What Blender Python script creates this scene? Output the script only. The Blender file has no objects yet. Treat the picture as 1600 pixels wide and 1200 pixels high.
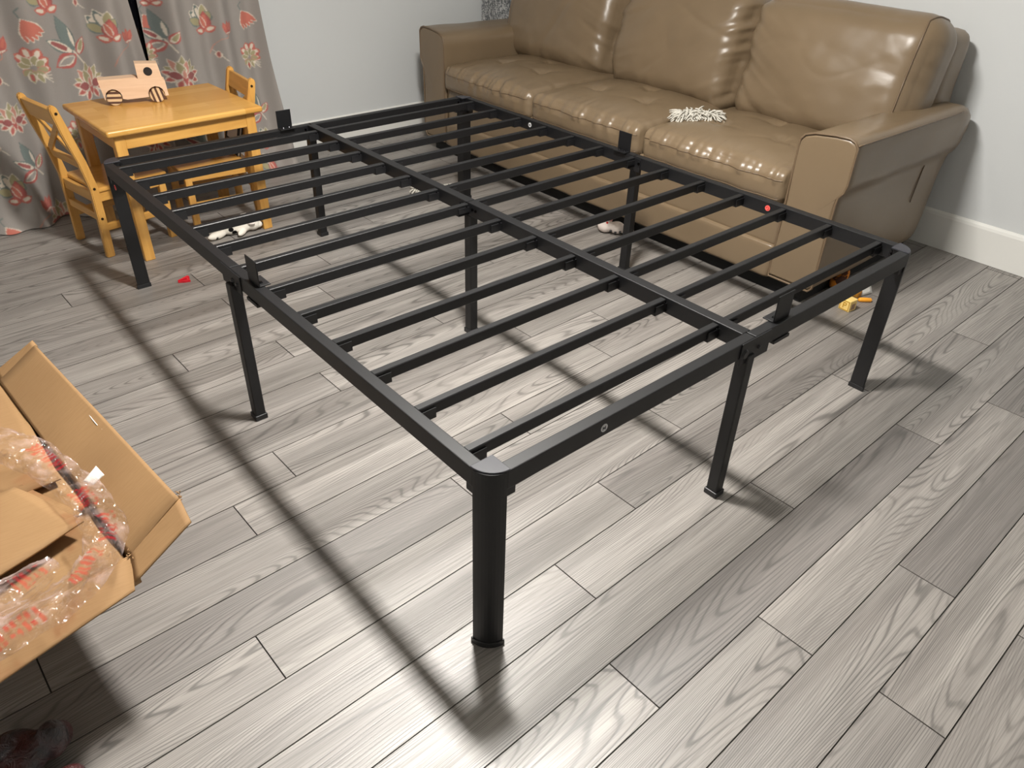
import bpy, bmesh, math, random
import numpy as np
from mathutils import Vector, Matrix
random.seed(7); RNG = np.random.RandomState(11)
S = bpy.context.scene
COL = S.collection
PI = math.pi

# ------------------------------------------------------------------ camera
CAM = np.array([-1.3597, -1.7432, 1.3001]); YAW, PIT, ROL, FPX = 0.7266, -0.5996, 0.0322, 1188.57
_f = np.array([math.cos(PIT)*math.sin(YAW), math.cos(PIT)*math.cos(YAW), math.sin(PIT)])
_r = np.array([math.cos(YAW), -math.sin(YAW), 0.0]); _u = np.cross(_r, _f)
R_ = math.cos(ROL)*_r + math.sin(ROL)*_u; U_ = -math.sin(ROL)*_r + math.cos(ROL)*_u
def ray(px, py): return _f + (px-800)/FPX*R_ - (py-600)/FPX*U_
def onz(px, py, z=0.0): d = ray(px, py); return CAM + d*(z-CAM[2])/d[2]
def ony(px, py, y): d = ray(px, py); return CAM + d*(y-CAM[1])/d[1]
def onx(px, py, x): d = ray(px, py); return CAM + d*(x-CAM[0])/d[0]
cd = bpy.data.cameras.new('camera'); cd.sensor_width = 36; cd.lens = FPX*36/1600; cd.clip_start = .02
co = bpy.data.objects.new('camera', cd); COL.objects.link(co)
co.matrix_world = Matrix(((R_[0], U_[0], -_f[0], CAM[0]), (R_[1], U_[1], -_f[1], CAM[1]), (R_[2], U_[2], -_f[2], CAM[2]), (0, 0, 0, 1)))
S.camera = co

# ------------------------------------------------------------------ world, light, exposure
w = bpy.data.worlds.new('world'); S.world = w; w.use_nodes = True
w.node_tree.nodes['Background'].inputs[0].default_value = (.9, .95, 1, 1)
w.node_tree.nodes['Background'].inputs[1].default_value = 0.02
LIGHT = (-.267, -.382, 2.0)
LAMP_RADIANCE = 570.0; LAMP_COLOR = (1, .968, .915, 1); LAMP_R, LAMP_LEN = .072, .36     # lit half-round diffuser of the ceiling lamp
S.view_settings.view_transform = 'Standard'; S.view_settings.look = 'None'
S.view_settings.exposure = 0.0; S.view_settings.gamma = 1; S.view_settings.use_curve_mapping = False

# ------------------------------------------------------------------ helpers
def srgb(r, g, b):
    f = lambda c: (c/255/12.92) if c/255 <= .04045 else ((c/255+.055)/1.055)**2.4
    return (f(r), f(g), f(b), 1)
MATS = {}
def mat(name, col=(.5, .5, .5, 1), rough=.5, metal=0, spec=.5, build=None):
    if name in MATS: return MATS[name]
    m = bpy.data.materials.new(name); m.use_nodes = True; nt = m.node_tree
    b = nt.nodes['Principled BSDF']
    b.inputs['Base Color'].default_value = col; b.inputs['Roughness'].default_value = rough
    b.inputs['Metallic'].default_value = metal; b.inputs['Specular IOR Level'].default_value = spec
    if build: build(nt, b)
    MATS[name] = m; return m
def N(nt, t, **k):
    n = nt.nodes.new(t)
    for a, v in k.items():
        if a == 'inp':
            for i, x in v.items(): n.inputs[i].default_value = x
        else: setattr(n, a, v)
    return n
def Lk(nt, a, b): nt.links.new(a, b)
def ramp(nt, fac, stops):
    r = N(nt, 'ShaderNodeValToRGB'); cr = r.color_ramp
    while len(cr.elements) < len(stops): cr.elements.new(.5)
    for e, (p, c) in zip(cr.elements, stops): e.position = p; e.color = c
    Lk(nt, fac, r.inputs[0]); return r.outputs[0]
def mathn(nt, op, a, b=None):
    n = N(nt, 'ShaderNodeMath', operation=op)
    for i, x in enumerate((a, b)):
        if x is None: continue
        if isinstance(x, (int, float)): n.inputs[i].default_value = x
        else: Lk(nt, x, n.inputs[i])
    return n.outputs[0]
def mixc(nt, fac, a, b, mode='MIX'):
    n = N(nt, 'ShaderNodeMix', data_type='RGBA', blend_type=mode)
    for i, x in ((0, fac), (6, a), (7, b)):
        if isinstance(x, (int, float, tuple)): n.inputs[i].default_value = x
        else: Lk(nt, x, n.inputs[i])
    return n.outputs[2]
def noise(nt, vec, scale, detail=3, rough=.5, dist=0):
    n = N(nt, 'ShaderNodeTexNoise'); n.inputs['Scale'].default_value = scale; n.inputs['Detail'].default_value = detail
    n.inputs['Roughness'].default_value = rough; n.inputs['Distortion'].default_value = dist
    if vec is not None: Lk(nt, vec, n.inputs['Vector'])
    return n.outputs['Fac']
def mapping(nt, vec, scale=(1, 1, 1), rot=(0, 0, 0), loc=(0, 0, 0)):
    n = N(nt, 'ShaderNodeMapping'); n.inputs['Scale'].default_value = scale; n.inputs['Rotation'].default_value = rot; n.inputs['Location'].default_value = loc
    Lk(nt, vec, n.inputs['Vector']); return n.outputs[0]
def objco(nt): return N(nt, 'ShaderNodeTexCoord').outputs['Object']
def bump(nt, b, h, strength=.3, dist=.002):
    n = N(nt, 'ShaderNodeBump'); n.inputs['Strength'].default_value = strength; n.inputs['Distance'].default_value = dist
    Lk(nt, h, n.inputs['Height']); Lk(nt, n.outputs[0], b.inputs['Normal'])

def tag(o, label=None, cat=None, group=None, kind=None):
    if label: o['label'] = label
    if cat: o['category'] = cat
    if group: o['group'] = group
    if kind: o['kind'] = kind
    return o
def empty(name, loc=(0, 0, 0), rz=0, **k):
    o = bpy.data.objects.new(name, None); COL.objects.link(o); o.location = loc; o.rotation_euler = (0, 0, rz)
    o.empty_display_size = .05
    return tag(o, **k)
def link(name, me, m=None, parent=None, local=False, **k):
    """one mesh object; verts in world coordinates unless local"""
    o = bpy.data.objects.new(name, me); COL.objects.link(o)
    if m is not None and not me.materials: me.materials.append(m)
    if parent is not None:
        o.parent = parent
        if not local: o.matrix_parent_inverse = wm(parent).inverted()
    return tag(o, **k)
def wm(o):
    m = o.matrix_basis.copy()
    if o.parent: m = wm(o.parent) @ o.matrix_parent_inverse @ m
    return m
def pydata(v, f, smooth=False, name='mesh'):
    me = bpy.data.meshes.new(name); me.from_pydata([tuple(map(float, p)) for p in v], [], [tuple(int(i) for i in q) for q in f]); me.update()
    if smooth: me.polygons.foreach_set('use_smooth', [True]*len(me.polygons))
    return me
def from_bm(bm, smooth=False, name='mesh'):
    bmesh.ops.recalc_face_normals(bm, faces=bm.faces)
    me = bpy.data.meshes.new(name); bm.to_mesh(me); bm.free()
    if smooth: me.polygons.foreach_set('use_smooth', [True]*len(me.polygons))
    return me
def bm_box(bm, lo, hi, bev=0, seg=1, M=None):
    lo, hi = Vector(lo), Vector(hi); c = (lo+hi)/2; s = hi-lo
    g = bmesh.ops.create_cube(bm, size=1)['verts']
    for v in g: v.co = Vector((v.co.x*s.x, v.co.y*s.y, v.co.z*s.z))+c
    if bev > 0:
        es = list({e for v in g for e in v.link_edges})
        r = bmesh.ops.bevel(bm, geom=es, offset=bev, segments=seg, affect='EDGES', profile=.5)
        g = list({v for f in r['faces'] for v in f.verts} | {v for v in g if v.is_valid})
    if M is not None:
        for v in g: v.co = M @ v.co
    return g
def box(name, lo, hi, m, parent=None, bev=.002, seg=2, smooth=False, **k):
    bm = bmesh.new(); bm_box(bm, lo, hi, bev, seg); return link(name, from_bm(bm, smooth), m, parent, **k)
def boxes_mesh(lst, bev=0, seg=1):
    bm = bmesh.new()
    for lo, hi in lst: bm_box(bm, lo, hi, bev, seg)
    return from_bm(bm)
def tube_arr(path, rad, n=8, close=False, taper=None):
    P = [Vector(p) for p in path]; V = []; F = []; up = None; k = len(P)
    for i, p in enumerate(P):
        a = P[(i-1) % k] if (close or i > 0) else p; b = P[(i+1) % k] if (close or i < k-1) else p
        t = (b-a).normalized()
        if up is None: up = Vector((0, 0, 1)) if abs(t.z) < .9 else Vector((1, 0, 0))
        x = t.cross(up).normalized(); up = x.cross(t).normalized()
        r = rad if taper is None else rad*taper[i]
        for j in range(n):
            an = 2*PI*j/n; V.append(p+(x*math.cos(an)+up*math.sin(an))*r)
    for i in range(k if close else k-1):
        for j in range(n):
            a = i*n+j; b = i*n+(j+1) % n; c = ((i+1) % k)*n+(j+1) % n; d = ((i+1) % k)*n+j; F.append((a, b, c, d))
    if not close: F.append(tuple(range(n))[::-1]); F.append(tuple((k-1)*n+j for j in range(n)))
    return V, F
def tube(name, path, rad, m, parent=None, n=8, close=False, taper=None, **k):
    v, f = tube_arr(path, rad, n, close, taper); return link(name, pydata(v, f, True), m, parent, **k)
def prism(name, poly, z0, z1, m, parent=None, bev=0, axis='z', smooth=False, **k):
    """poly in 2D extruded; axis z: (x,y)->z ; axis y: (x,z)->y ; axis x: (y,z)->x"""
    bm = bmesh.new()
    def P(p, t): return {'z': (p[0], p[1], t), 'y': (p[0], t, p[1]), 'x': (t, p[0], p[1])}[axis]
    a = [bm.verts.new(P(p, z0)) for p in poly]; b = [bm.verts.new(P(p, z1)) for p in poly]
    bm.faces.new(a); bm.faces.new(b[::-1])
    for i in range(len(poly)): bm.faces.new((a[i], a[(i+1) % len(poly)], b[(i+1) % len(poly)], b[i]))
    bmesh.ops.recalc_face_normals(bm, faces=bm.faces)
    if bev: bmesh.ops.bevel(bm, geom=[e for e in bm.edges if len(e.link_faces) == 2 and e.calc_face_angle() > .5], offset=bev, segments=2, affect='EDGES', profile=.5)
    return link(name, from_bm(bm, smooth), m, parent, **k)
def disc(name, c, nrm, r, h, m, parent=None, n=20, bev=0, **k):
    bm = bmesh.new(); bmesh.ops.create_cone(bm, cap_ends=True, segments=n, radius1=r, radius2=r*(1-bev), depth=h)
    q = Vector(nrm).to_track_quat('Z', 'Y').to_matrix().to_4x4(); M = Matrix.Translation(Vector(c)) @ q
    for v in bm.verts: v.co = M @ v.co
    return link(name, from_bm(bm), m, parent, **k)
# numpy value noise
_T = RNG.rand(64, 64, 64)
def vnoise(x, y, z=0.0, seed=0):
    x = np.asarray(x, float)+seed*7.31; y = np.asarray(y, float)+seed*3.77; z = np.asarray(z, float)+seed*1.93+np.zeros_like(x)
    def fl(a): i = np.floor(a).astype(int); t = a-i; return i, t*t*(3-2*t)
    xi, xt = fl(x); yi, yt = fl(y); zi, zt = fl(z); out = 0
    for dx in (0, 1):
        for dy in (0, 1):
            for dz in (0, 1):
                out = out + _T[(xi+dx) % 64, (yi+dy) % 64, (zi+dz) % 64]*(xt if dx else 1-xt)*(yt if dy else 1-yt)*(zt if dz else 1-zt)
    return out*2-1
def fbm(x, y, z=0., o=3, seed=0):
    s = 0; a = 1
    for i in range(o): s = s+a*vnoise(np.asarray(x)*2**i, np.asarray(y)*2**i, np.asarray(z)*2**i, seed+i*5); a *= .5
    return s
def cube_grid(nx, ny, nz):
    """closed box surface grid, points in [-1,1]^3"""
    idx = {}; V = []; F = []
    def vid(i, j, k):
        q = (i, j, k)
        if q not in idx: idx[q] = len(V); V.append((2*i/nx-1, 2*j/ny-1, 2*k/nz-1))
        return idx[q]
    for k, rev in ((0, 1), (nz, 0)):
        for i in range(nx):
            for j in range(ny):
                q = (vid(i, j, k), vid(i+1, j, k), vid(i+1, j+1, k), vid(i, j+1, k)); F.append(q[::-1] if rev else q)
    for j, rev in ((0, 0), (ny, 1)):
        for i in range(nx):
            for k in range(nz):
                q = (vid(i, j, k), vid(i+1, j, k), vid(i+1, j, k+1), vid(i, j, k+1)); F.append(q[::-1] if rev else q)
    for i, rev in ((0, 1), (nx, 0)):
        for j in range(ny):
            for k in range(nz):
                q = (vid(i, j, k), vid(i, j+1, k), vid(i, j+1, k+1), vid(i, j, k+1)); F.append(q[::-1] if rev else q)
    return np.array(V), F
def rounded(P, half, r):
    half = np.array(half); q = P*half; inn = np.clip(q, -(half-r), half-r); d = q-inn
    l = np.linalg.norm(d, axis=1, keepdims=True); nrm = d/np.maximum(l, 1e-9)
    return inn+nrm*r, nrm
def blob(name, ells, m, parent=None, voxel=.004, smooth=6, **k):
    """one continuous body from overlapping ellipsoids (c, r, rot_z)"""
    bm = bmesh.new()
    for e in ells:
        c, r = e[0], e[1]; rz = e[2] if len(e) > 2 else 0
        M = Matrix.Translation(Vector(c)) @ Matrix.Rotation(rz, 4, 'Z') @ Matrix.Diagonal((*r, 1))
        bmesh.ops.create_icosphere(bm, subdivisions=3, radius=1, matrix=M)
    o = link(name, from_bm(bm), m, parent, **k)
    a = o.modifiers.new('r', 'REMESH'); a.mode = 'VOXEL'; a.voxel_size = voxel; a.use_smooth_shade = True
    b = o.modifiers.new('s', 'SMOOTH'); b.iterations = smooth; b.factor = .5
    return o
def text_mesh(body, size, depth=.0003):
    c = bpy.data.curves.new('letters', 'FONT'); c.body = body; c.size = size; c.extrude = depth; c.align_x = 'CENTER'; c.align_y = 'CENTER'
    o = bpy.data.objects.new('letters', c); COL.objects.link(o)
    me = bpy.data.meshes.new_from_object(o.evaluated_get(bpy.context.evaluated_depsgraph_get()))
    bpy.data.objects.remove(o); return me

# ------------------------------------------------------------------ materials
def _plank(nt, b):
    oi = N(nt, 'ShaderNodeObjectInfo'); tc = objco(nt)
    off = N(nt, 'ShaderNodeCombineXYZ')
    Lk(nt, mathn(nt, 'MULTIPLY', oi.outputs['Random'], 91.), off.inputs[0]); Lk(nt, mathn(nt, 'MULTIPLY', oi.outputs['Random'], 37.), off.inputs[1]); Lk(nt, mathn(nt, 'MULTIPLY', oi.outputs['Random'], 53.), off.inputs[2])
    ad = N(nt, 'ShaderNodeVectorMath', operation='ADD'); Lk(nt, tc, ad.inputs[0]); Lk(nt, off.outputs[0], ad.inputs[1]); v = ad.outputs[0]
    # contour rings of stretched noise = plain sawn cathedral grain
    big = noise(nt, mapping(nt, v, (.62, 7.0, 1)), 1.0, .8, .4, .12)
    wob = noise(nt, mapping(nt, v, (6, 70, 1)), 1.0, 2, .5)
    sx_ = N(nt, 'ShaderNodeSeparateXYZ'); Lk(nt, v, sx_.inputs[0])
    ph = mathn(nt, 'ADD', mathn(nt, 'ADD', mathn(nt, 'MULTIPLY', big, 400.), mathn(nt, 'MULTIPLY', sx_.outputs[1], 750.)), mathn(nt, 'MULTIPLY', wob, 2.4))
    ring = mathn(nt, 'ADD', mathn(nt, 'MULTIPLY', mathn(nt, 'SINE', ph), .5), .5)
    line = ramp(nt, ring, [(.35, (0, 0, 0, 1)), (.80, (.25, .25, .25, 1)), (.99, (1, 1, 1, 1))])
    msk = noise(nt, mapping(nt, v, (1.9, 12, 1), loc=(4, 2, 0)), 1.0, 2, .5)
    line = mathn(nt, 'MULTIPLY', line, ramp(nt, msk, [(.34, (.3, .3, .3, 1)), (.64, (1, 1, 1, 1))]))
    fine = noise(nt, mapping(nt, v, (6, 420, 1)), 1.0, 2, .6)
    streak = noise(nt, mapping(nt, v, (1.0, 22, 1), loc=(1, 5, 0)), 1.0, 3, .55)
    dark = N(nt, 'ShaderNodeAttribute', attribute_type='OBJECT', attribute_name='tone').outputs['Fac']
    base = mixc(nt, dark, srgb(160, 155, 149), srgb(106, 102, 99))
    base = mixc(nt, ramp(nt, streak, [(.42, (0, 0, 0, 1)), (.70, (1, 1, 1, 1))]), base, mixc(nt, .5, base, srgb(76, 71, 68)))
    warm = noise(nt, mapping(nt, v, (2.2, 14, 1), loc=(9, 9, 0)), 1.0, 2, .5)
    base = mixc(nt, mathn(nt, 'MULTIPLY', warm, .3), base, srgb(146, 135, 129))
    base = mixc(nt, ramp(nt, fine, [(.44, (0, 0, 0, 1)), (.62, (.62, .62, .62, 1))]), base, mixc(nt, .65, base, srgb(70, 66, 63)))
    base = mixc(nt, mathn(nt, 'MULTIPLY', line, .7), base, srgb(54, 51, 48))
    Lk(nt, base, b.inputs['Base Color'])
    h = mathn(nt, 'SUBTRACT', mathn(nt, 'MULTIPLY', fine, -.6), mathn(nt, 'MULTIPLY', line, .7))
    bump(nt, b, h, .2, .001)
    Lk(nt, mathn(nt, 'ADD', mathn(nt, 'MULTIPLY', fine, .2), .37), b.inputs['Roughness'])
M_PLANK = mat('laminate', rough=.42, spec=1.0, build=_plank)
M_GAP = mat('plank_gap', srgb(84, 80, 76), .9, spec=.1)
def _wall(nt, b):
    bump(nt, b, noise(nt, objco(nt), 160, 3), .06, .002)
M_WALL = mat('wall_paint', srgb(206, 208, 208), .55, spec=.3, build=_wall)
M_CEIL = mat('ceiling_paint', srgb(236, 235, 230), .9, build=_wall)
M_BASE = mat('baseboard_paint', srgb(228, 227, 222), .4)
def _black(nt, b):
    bump(nt, b, noise(nt, objco(nt), 900, 2), .12, .0004)
M_BLACK = mat('powder_coat', srgb(15, 15, 17), .46, spec=.45, build=_black)
M_CAP = mat('black_plastic', srgb(22, 22, 24), .42)
M_CAPTOP = mat('corner_cap_plastic', srgb(44, 44, 50), .38, build=_black)
M_BOLT = mat('bolt_steel', srgb(60, 60, 62), .22, 1)
def _leather(nt, b):
    v = objco(nt)
    c = mixc(nt, noise(nt, v, 4, 3), srgb(108, 92, 72), srgb(122, 104, 81))
    Lk(nt, c, b.inputs['Base Color'])
    vo = N(nt, 'ShaderNodeTexVoronoi', feature='DISTANCE_TO_EDGE'); vo.inputs['Scale'].default_value = 420; Lk(nt, v, vo.inputs['Vector'])
    h = mathn(nt, 'ADD', mathn(nt, 'MULTIPLY', vo.outputs[0], .5), mathn(nt, 'MULTIPLY', noise(nt, v, 38, 3, .6, .6), .9))
    bump(nt, b, h, .2, .0016)
M_LEATHER = mat('leather', rough=.33, spec=.5, build=_leather)
M_PIPE = mat('leather_piping', srgb(104, 86, 66), .4)
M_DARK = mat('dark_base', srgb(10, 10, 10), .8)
def wood(name, c1, c2, rough, sc=(3, 38, 38)):
    def bld(nt, b):
        v = objco(nt); g = noise(nt, mapping(nt, v, sc), 1.0, 4, .6, .8)
        Lk(nt, ramp(nt, g, [(.3, c1), (.7, c2)]), b.inputs['Base Color'])
    return mat(name, rough=rough, build=bld)
WA, WB = srgb(190, 138, 66), srgb(212, 162, 86)
M_WX = wood('honey_wood_x', WA, WB, .3); M_WZ = wood('honey_wood_z', WA, WB, .33, (38, 38, 3)); M_WY = wood('honey_wood_y', WA, WB, .33, (38, 3, 38))
def _top(nt, b):
    v = objco(nt)
    br = N(nt, 'ShaderNodeTexBrick', offset=.37); br.inputs['Scale'].default_value = 1; br.inputs['Mortar Size'].default_value = 0
    br.inputs['Brick Width'].default_value = .22; br.inputs['Row Height'].default_value = .055
    br.inputs['Color1'].default_value = srgb(196, 145, 70); br.inputs['Color2'].default_value = srgb(216, 168, 92); Lk(nt, v, br.inputs['Vector'])
    g = noise(nt, mapping(nt, v, (4, 60, 60)), 1.0, 3, .6, .8)
    Lk(nt, mixc(nt, mathn(nt, 'MULTIPLY', g, .4), br.outputs[0], srgb(182, 128, 60)), b.inputs['Base Color'])
M_TOP = mat('table_top_wood', rough=.24, build=_top)
M_PALE = wood('pale_maple', srgb(212, 176, 144), srgb(226, 194, 164), .55, (4, 60, 60))
def _stripe(nt, b):
    v = objco(nt); s = N(nt, 'ShaderNodeSeparateXYZ'); Lk(nt, v, s.inputs[0])
    f = mathn(nt, 'SINE', mathn(nt, 'ADD', mathn(nt, 'MULTIPLY', s.outputs[2], 2*PI/.0175), .6))
    Lk(nt, ramp(nt, f, [(.08, srgb(212, 182, 142)), (.12, srgb(84, 56, 44))]), b.inputs['Base Color'])
M_STRIPE = mat('striped_wheel_wood', rough=.5, build=_stripe)
M_HOLESHADE = mat('hole_shade', srgb(30, 26, 26), .5)
M_SCREW = mat('screw_bronze', srgb(52, 40, 26), .4, .6)
def _card(nt, b):
    v = objco(nt)
    c = mixc(nt, noise(nt, v, 6, 4), srgb(142, 111, 77), srgb(160, 127, 89))
    c = mixc(nt, ramp(nt, noise(nt, mapping(nt, v, (30, 400, 30)), 1, 2), [(.4, (0, 0, 0, 1)), (.7, (.25, .25, .25, 1))]), c, srgb(130, 98, 65))
    Lk(nt, c, b.inputs['Base Color']); bump(nt, b, noise(nt, v, 14, 3), .15, .004)
M_CARD = mat('cardboard', rough=.75, spec=.2, build=_card)
M_CARDEDGE = mat('cardboard_edge', srgb(118, 90, 60), .9)
M_WHITE = mat('white_paper', srgb(236, 234, 228), .6)
M_RED = mat('red_plastic', srgb(205, 30, 45), .35)
M_SROUND = mat('red_sticker', srgb(226, 92, 84), .5); M_SRING = mat('red_sticker_print', srgb(190, 30, 26), .5)
M_SGREY = mat('grey_sticker', srgb(196, 196, 196), .5); M_SINK = mat('sticker_ink', srgb(40, 40, 42), .6)
M_COTTON = mat('cotton_strands', srgb(196, 192, 182), .9, spec=.1)
M_COTTOND = mat('cotton_core', srgb(150, 146, 136), .95, spec=.1)
def _spots(nt, b):
    v = objco(nt); vo = N(nt, 'ShaderNodeTexVoronoi'); vo.inputs['Scale'].default_value = 27; Lk(nt, v, vo.inputs['Vector'])
    Lk(nt, ramp(nt, vo.outputs['Distance'], [(.30, srgb(22, 20, 20)), (.34, srgb(232, 226, 214))]), b.inputs['Base Color'])
    bump(nt, b, noise(nt, v, 260, 2), .5, .002)
M_SPOT = mat('spotted_plush', rough=.95, spec=.1, build=_spots)
def _plushp(nt, b):
    bump(nt, b, noise(nt, objco(nt), 260, 2), .5, .002)
M_PLUSHW = mat('white_plush', srgb(226, 214, 206), .95, spec=.1, build=_plushp)
M_PINK = mat('pink_felt', srgb(206, 150, 146), .9)
def _tiger(nt, b):
    f = noise(nt, objco(nt), 30, 2)
    Lk(nt, ramp(nt, f, [(.47, srgb(206, 124, 30)), (.53, srgb(62, 30, 14))]), b.inputs['Base Color'])
M_TIGER = mat('orange_plush', rough=.9, build=_tiger)
M_ORANGE = mat('orange_plastic', srgb(236, 158, 40), .45)
M_BLOCK = mat('block_wood', srgb(228, 196, 120), .55); M_BLOCKY = mat('block_paint', srgb(176, 132, 12), .5); M_BLOCKP = mat('block_picture', srgb(150, 118, 96), .6)

# ------------------------------------------------------------------ room
PW, PL, TH = .1275, 1.22, .0185
WXR, WYL, WXL, WYF, ZC = 1.995, 2.035, -2.6, -2.9, 2.16
fl = box('floor', (WXL, WYF, -.06), (WXR, WYL, -.0115), M_GAP, bev=0); tag(fl, kind='structure')
joints = {9: -.518, 4: -.495, 7: -.799, 8: .133, 6: .255, 10: -.043, 13: -.243, 11: -.537, 5: -.217, 2: -.212, 3: -1.088, 1: -.488, -1: -.581, 17: -.981, 12: -.825, 14: -.555, 16: -.565, 0: .095, -2: -.253, -3: .124, -4: -.223}
darkp = {(-1, -.581): .85, (-3, .124): .8, (6, -2.17): .6, (6, -.965): .05, (4, -1.715): .7, (2, -.212): .55, (-2, .967): .75, (14, -1.775): .4, (12, -.825): .3, (0, -1.125): .05, (-4, -1.443): .35, (-2, -.253): .15, (-2, -1.473): .25, (7, -.799): .1, (9, -1.738): .35, (10, -1.263): .3, (3, -1.088): .1, (-1, .639): .35, (0, .095): .2}
ct, st = math.cos(TH), math.sin(TH)
prng = random.Random(5)
for k in range(-20, 26):
    yc = -1.174+(k+.5)*PW
    x0 = joints.get(k, prng.uniform(-1, .2))
    if k not in joints: prng.random()
    while x0 > WXL-.1: x0 -= PL
    while x0 < WXR:
        xa, xb = max(x0, WXL+.0), min(x0+PL, WXR)
        if xb-xa > .02:
            # rows run at a slight angle to the walls: clip each plank to the room
            g = .0007; hw = PW/2-g; cx = (xa+xb)/2; L2 = (xb-xa)/2-g
            poly = [(-L2, -hw), (L2, -hw), (L2, hw), (-L2, hw)]
            wy = yc+TH*cx
            ymax = WYL-wy; ymin = WYF-wy
            if ymax > -hw+.005 and ymin < hw-.005:
                poly = [(x, min(max(y, ymin+.002), ymax-.002)) for x, y in poly]
                e = .0007; V = []
                inner = [(x-math.copysign(e, x), y-math.copysign(e, y)) for x, y in poly]
                if poly[2][1]-poly[1][1] > .01:
                    V = [(x, y, -.011) for x, y in poly]+[(x, y, -.0011) for x, y in poly]+[(x, y, 0) for x, y in inner]
                    F = [(8, 9, 10, 11), (3, 2, 1, 0)]
                    for q in (0, 4):
                        for i in range(4): F.append((q+i, q+(i+1) % 4, q+4+(i+1) % 4, q+4+i))
                    me = pydata(V, F); me.materials.append(M_PLANK); me.materials.append(M_GAP)
                    for pp in me.polygons: pp.material_index = 1 if pp.index >= 6 else 0
                    o = link('plank', me, None, fl)
                    o.location = (cx, wy, 0); o.rotation_euler = (0, 0, TH)
                    key = [v for (r, j), v in darkp.items() if r == k and abs(j-x0) < .05]
                    o['tone'] = key[0] if key else max(0., prng.uniform(-.1, .35))
        x0 += PL
WT = .1
def wall(name, lo, hi, m=M_WALL): return tag(box(name, lo, hi, m, bev=0), kind='structure')
wall('wall_left', (WXL-WT, WYL, -.06), (WXR+WT, WYL+WT, ZC+.05))
wall('wall_right', (WXR, WYF-WT, -.06), (WXR+WT, WYL, ZC+.05))
wall('wall_front', (WXL-WT, WYF-WT, -.06), (WXR, WYF, ZC+.05))
wall('wall_back', (WXL-WT, WYF, -.06), (WXL, WYL, ZC+.05))
wall('ceiling', (WXL, WYF, ZC), (WXR, WYL, ZC+.05), M_CEIL)
def baseb(name, poly, axis, a, b): return tag(prism(name, poly, a, b, M_BASE, axis=axis), kind='structure')
bp = [(0, .001), (.014, .001), (.014, .135), (.011, .146), (.006, .152), (0, .154)]
baseb('baseboard_left', [(WYL-x, z) for x, z in bp], 'x', WXL, WXR)
baseb('baseboard_right', [(WXR-x, z) for x, z in bp], 'y', WYF, WYL-.014)

# dark unseen window added behind the curtains for the shade in their gap
M_GAPSHADE = mat('gap_shade_glass', srgb(10, 11, 14), .06)
wn = tag(box('added_window', (-1.35, WYL-.012, .32), (.12, WYL+.001, 1.85), M_GAPSHADE, bev=0), kind='structure')
for lo, hi in (((-1.41, .26), (.18, .32)), ((-1.41, 1.85), (.18, 1.91)), ((-1.41, .32), (-1.35, 1.85)), ((.12, .32), (.18, 1.85)), ((-.64, .32), (-.60, 1.85))):
    box('added_frame', (lo[0], WYL-.022, lo[1]), (hi[0], WYL+.001, hi[1]), M_BASE, wn, .002)

# ceiling lamp (out of frame): plate, housing, lit diffuser
cl = empty('ceiling_lamp', (LIGHT[0], LIGHT[1], ZC), label='long white ceiling lamp with a lit diffuser above the bed frame', cat='lamp')
box('housing', (LIGHT[0]-.085, LIGHT[1]-.23, LIGHT[2]+.012), (LIGHT[0]+.085, LIGHT[1]+.23, ZC), M_BASE, cl, .006)
def _em(nt, b):
    b.inputs['Emission Color'].default_value = LAMP_COLOR; b.inputs['Emission Strength'].default_value = LAMP_RADIANCE
pr_ = [(LIGHT[0]+LAMP_R*math.cos(a), LIGHT[2]+.012+LAMP_R*.5*math.sin(a)) for a in [PI+PI*i/12 for i in range(13)]]
prism('diffuser', pr_, LIGHT[1]-LAMP_LEN/2, LIGHT[1]+LAMP_LEN/2, mat('lamp_diffuser', (.8, .8, .8, 1), .5, build=_em), cl, axis='y')

# ------------------------------------------------------------------ bed frame
BX, BY, BH, BA = .758, 1.015, .457, .0434
bed = empty('bed_frame', (0, 0, 0), label='black metal platform bed frame with bare slats and no mattress', cat='bed frame')
RW, RH = .026, .041
def quarter(cx, cy, sx, sy, r, n=10):
    return [(cx, cy)]+[(cx+sx*r*math.cos(t*PI/2/n), cy+sy*r*math.sin(t*PI/2/n)) for t in range(n+1)]
for sx in (-1, 1):
    for sy in (-1, 1):
        c = (sx*(BX-BA), sy*(BY-BA))
        lg = prism('leg', quarter(*c, sx, sy, BA), .003, BH-.001, M_BLACK, bed, bev=.0012)
        prism('foot_cap', quarter(c[0]-sx*.002, c[1]-sy*.002, sx, sy, BA+.005), 0, .014, M_CAP, lg, bev=.001)
        prism('corner_cap', quarter(c[0]-sx*.006, c[1]-sy*.006, sx, sy, BA+.006), BH-.002, BH+.0025, M_CAPTOP, lg, bev=.0012)
        # flanges that carry the rails
        box('rail_flange', (min(c[0], c[0]-sx*.022), min(sy*(BY-.004), sy*(BY-.024)), BH-.062), (max(c[0], c[0]-sx*.022), max(sy*(BY-.004), sy*(BY-.024)), BH-.006), M_BLACK, lg, .001)
        box('rail_flange', (min(sx*(BX-.004), sx*(BX-.024)), min(c[1], c[1]-sy*.022), BH-.062), (max(sx*(BX-.004), sx*(BX-.024)), max(c[1], c[1]-sy*.022), BH-.006), M_BLACK, lg, .001)
        for d in (.012, .03):
            disc('bolt', (c[0]-sx*.012, sy*(BY-RW-.002), BH-.01-d*.6), (0, -sy, 0), .004, .004, M_BOLT, lg, 10)
            disc('bolt', (sx*(BX-RW-.002), c[1]-sy*.012, BH-.01-d*.6), (-sx, 0, 0), .004, .004, M_BOLT, lg, 10)
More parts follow.
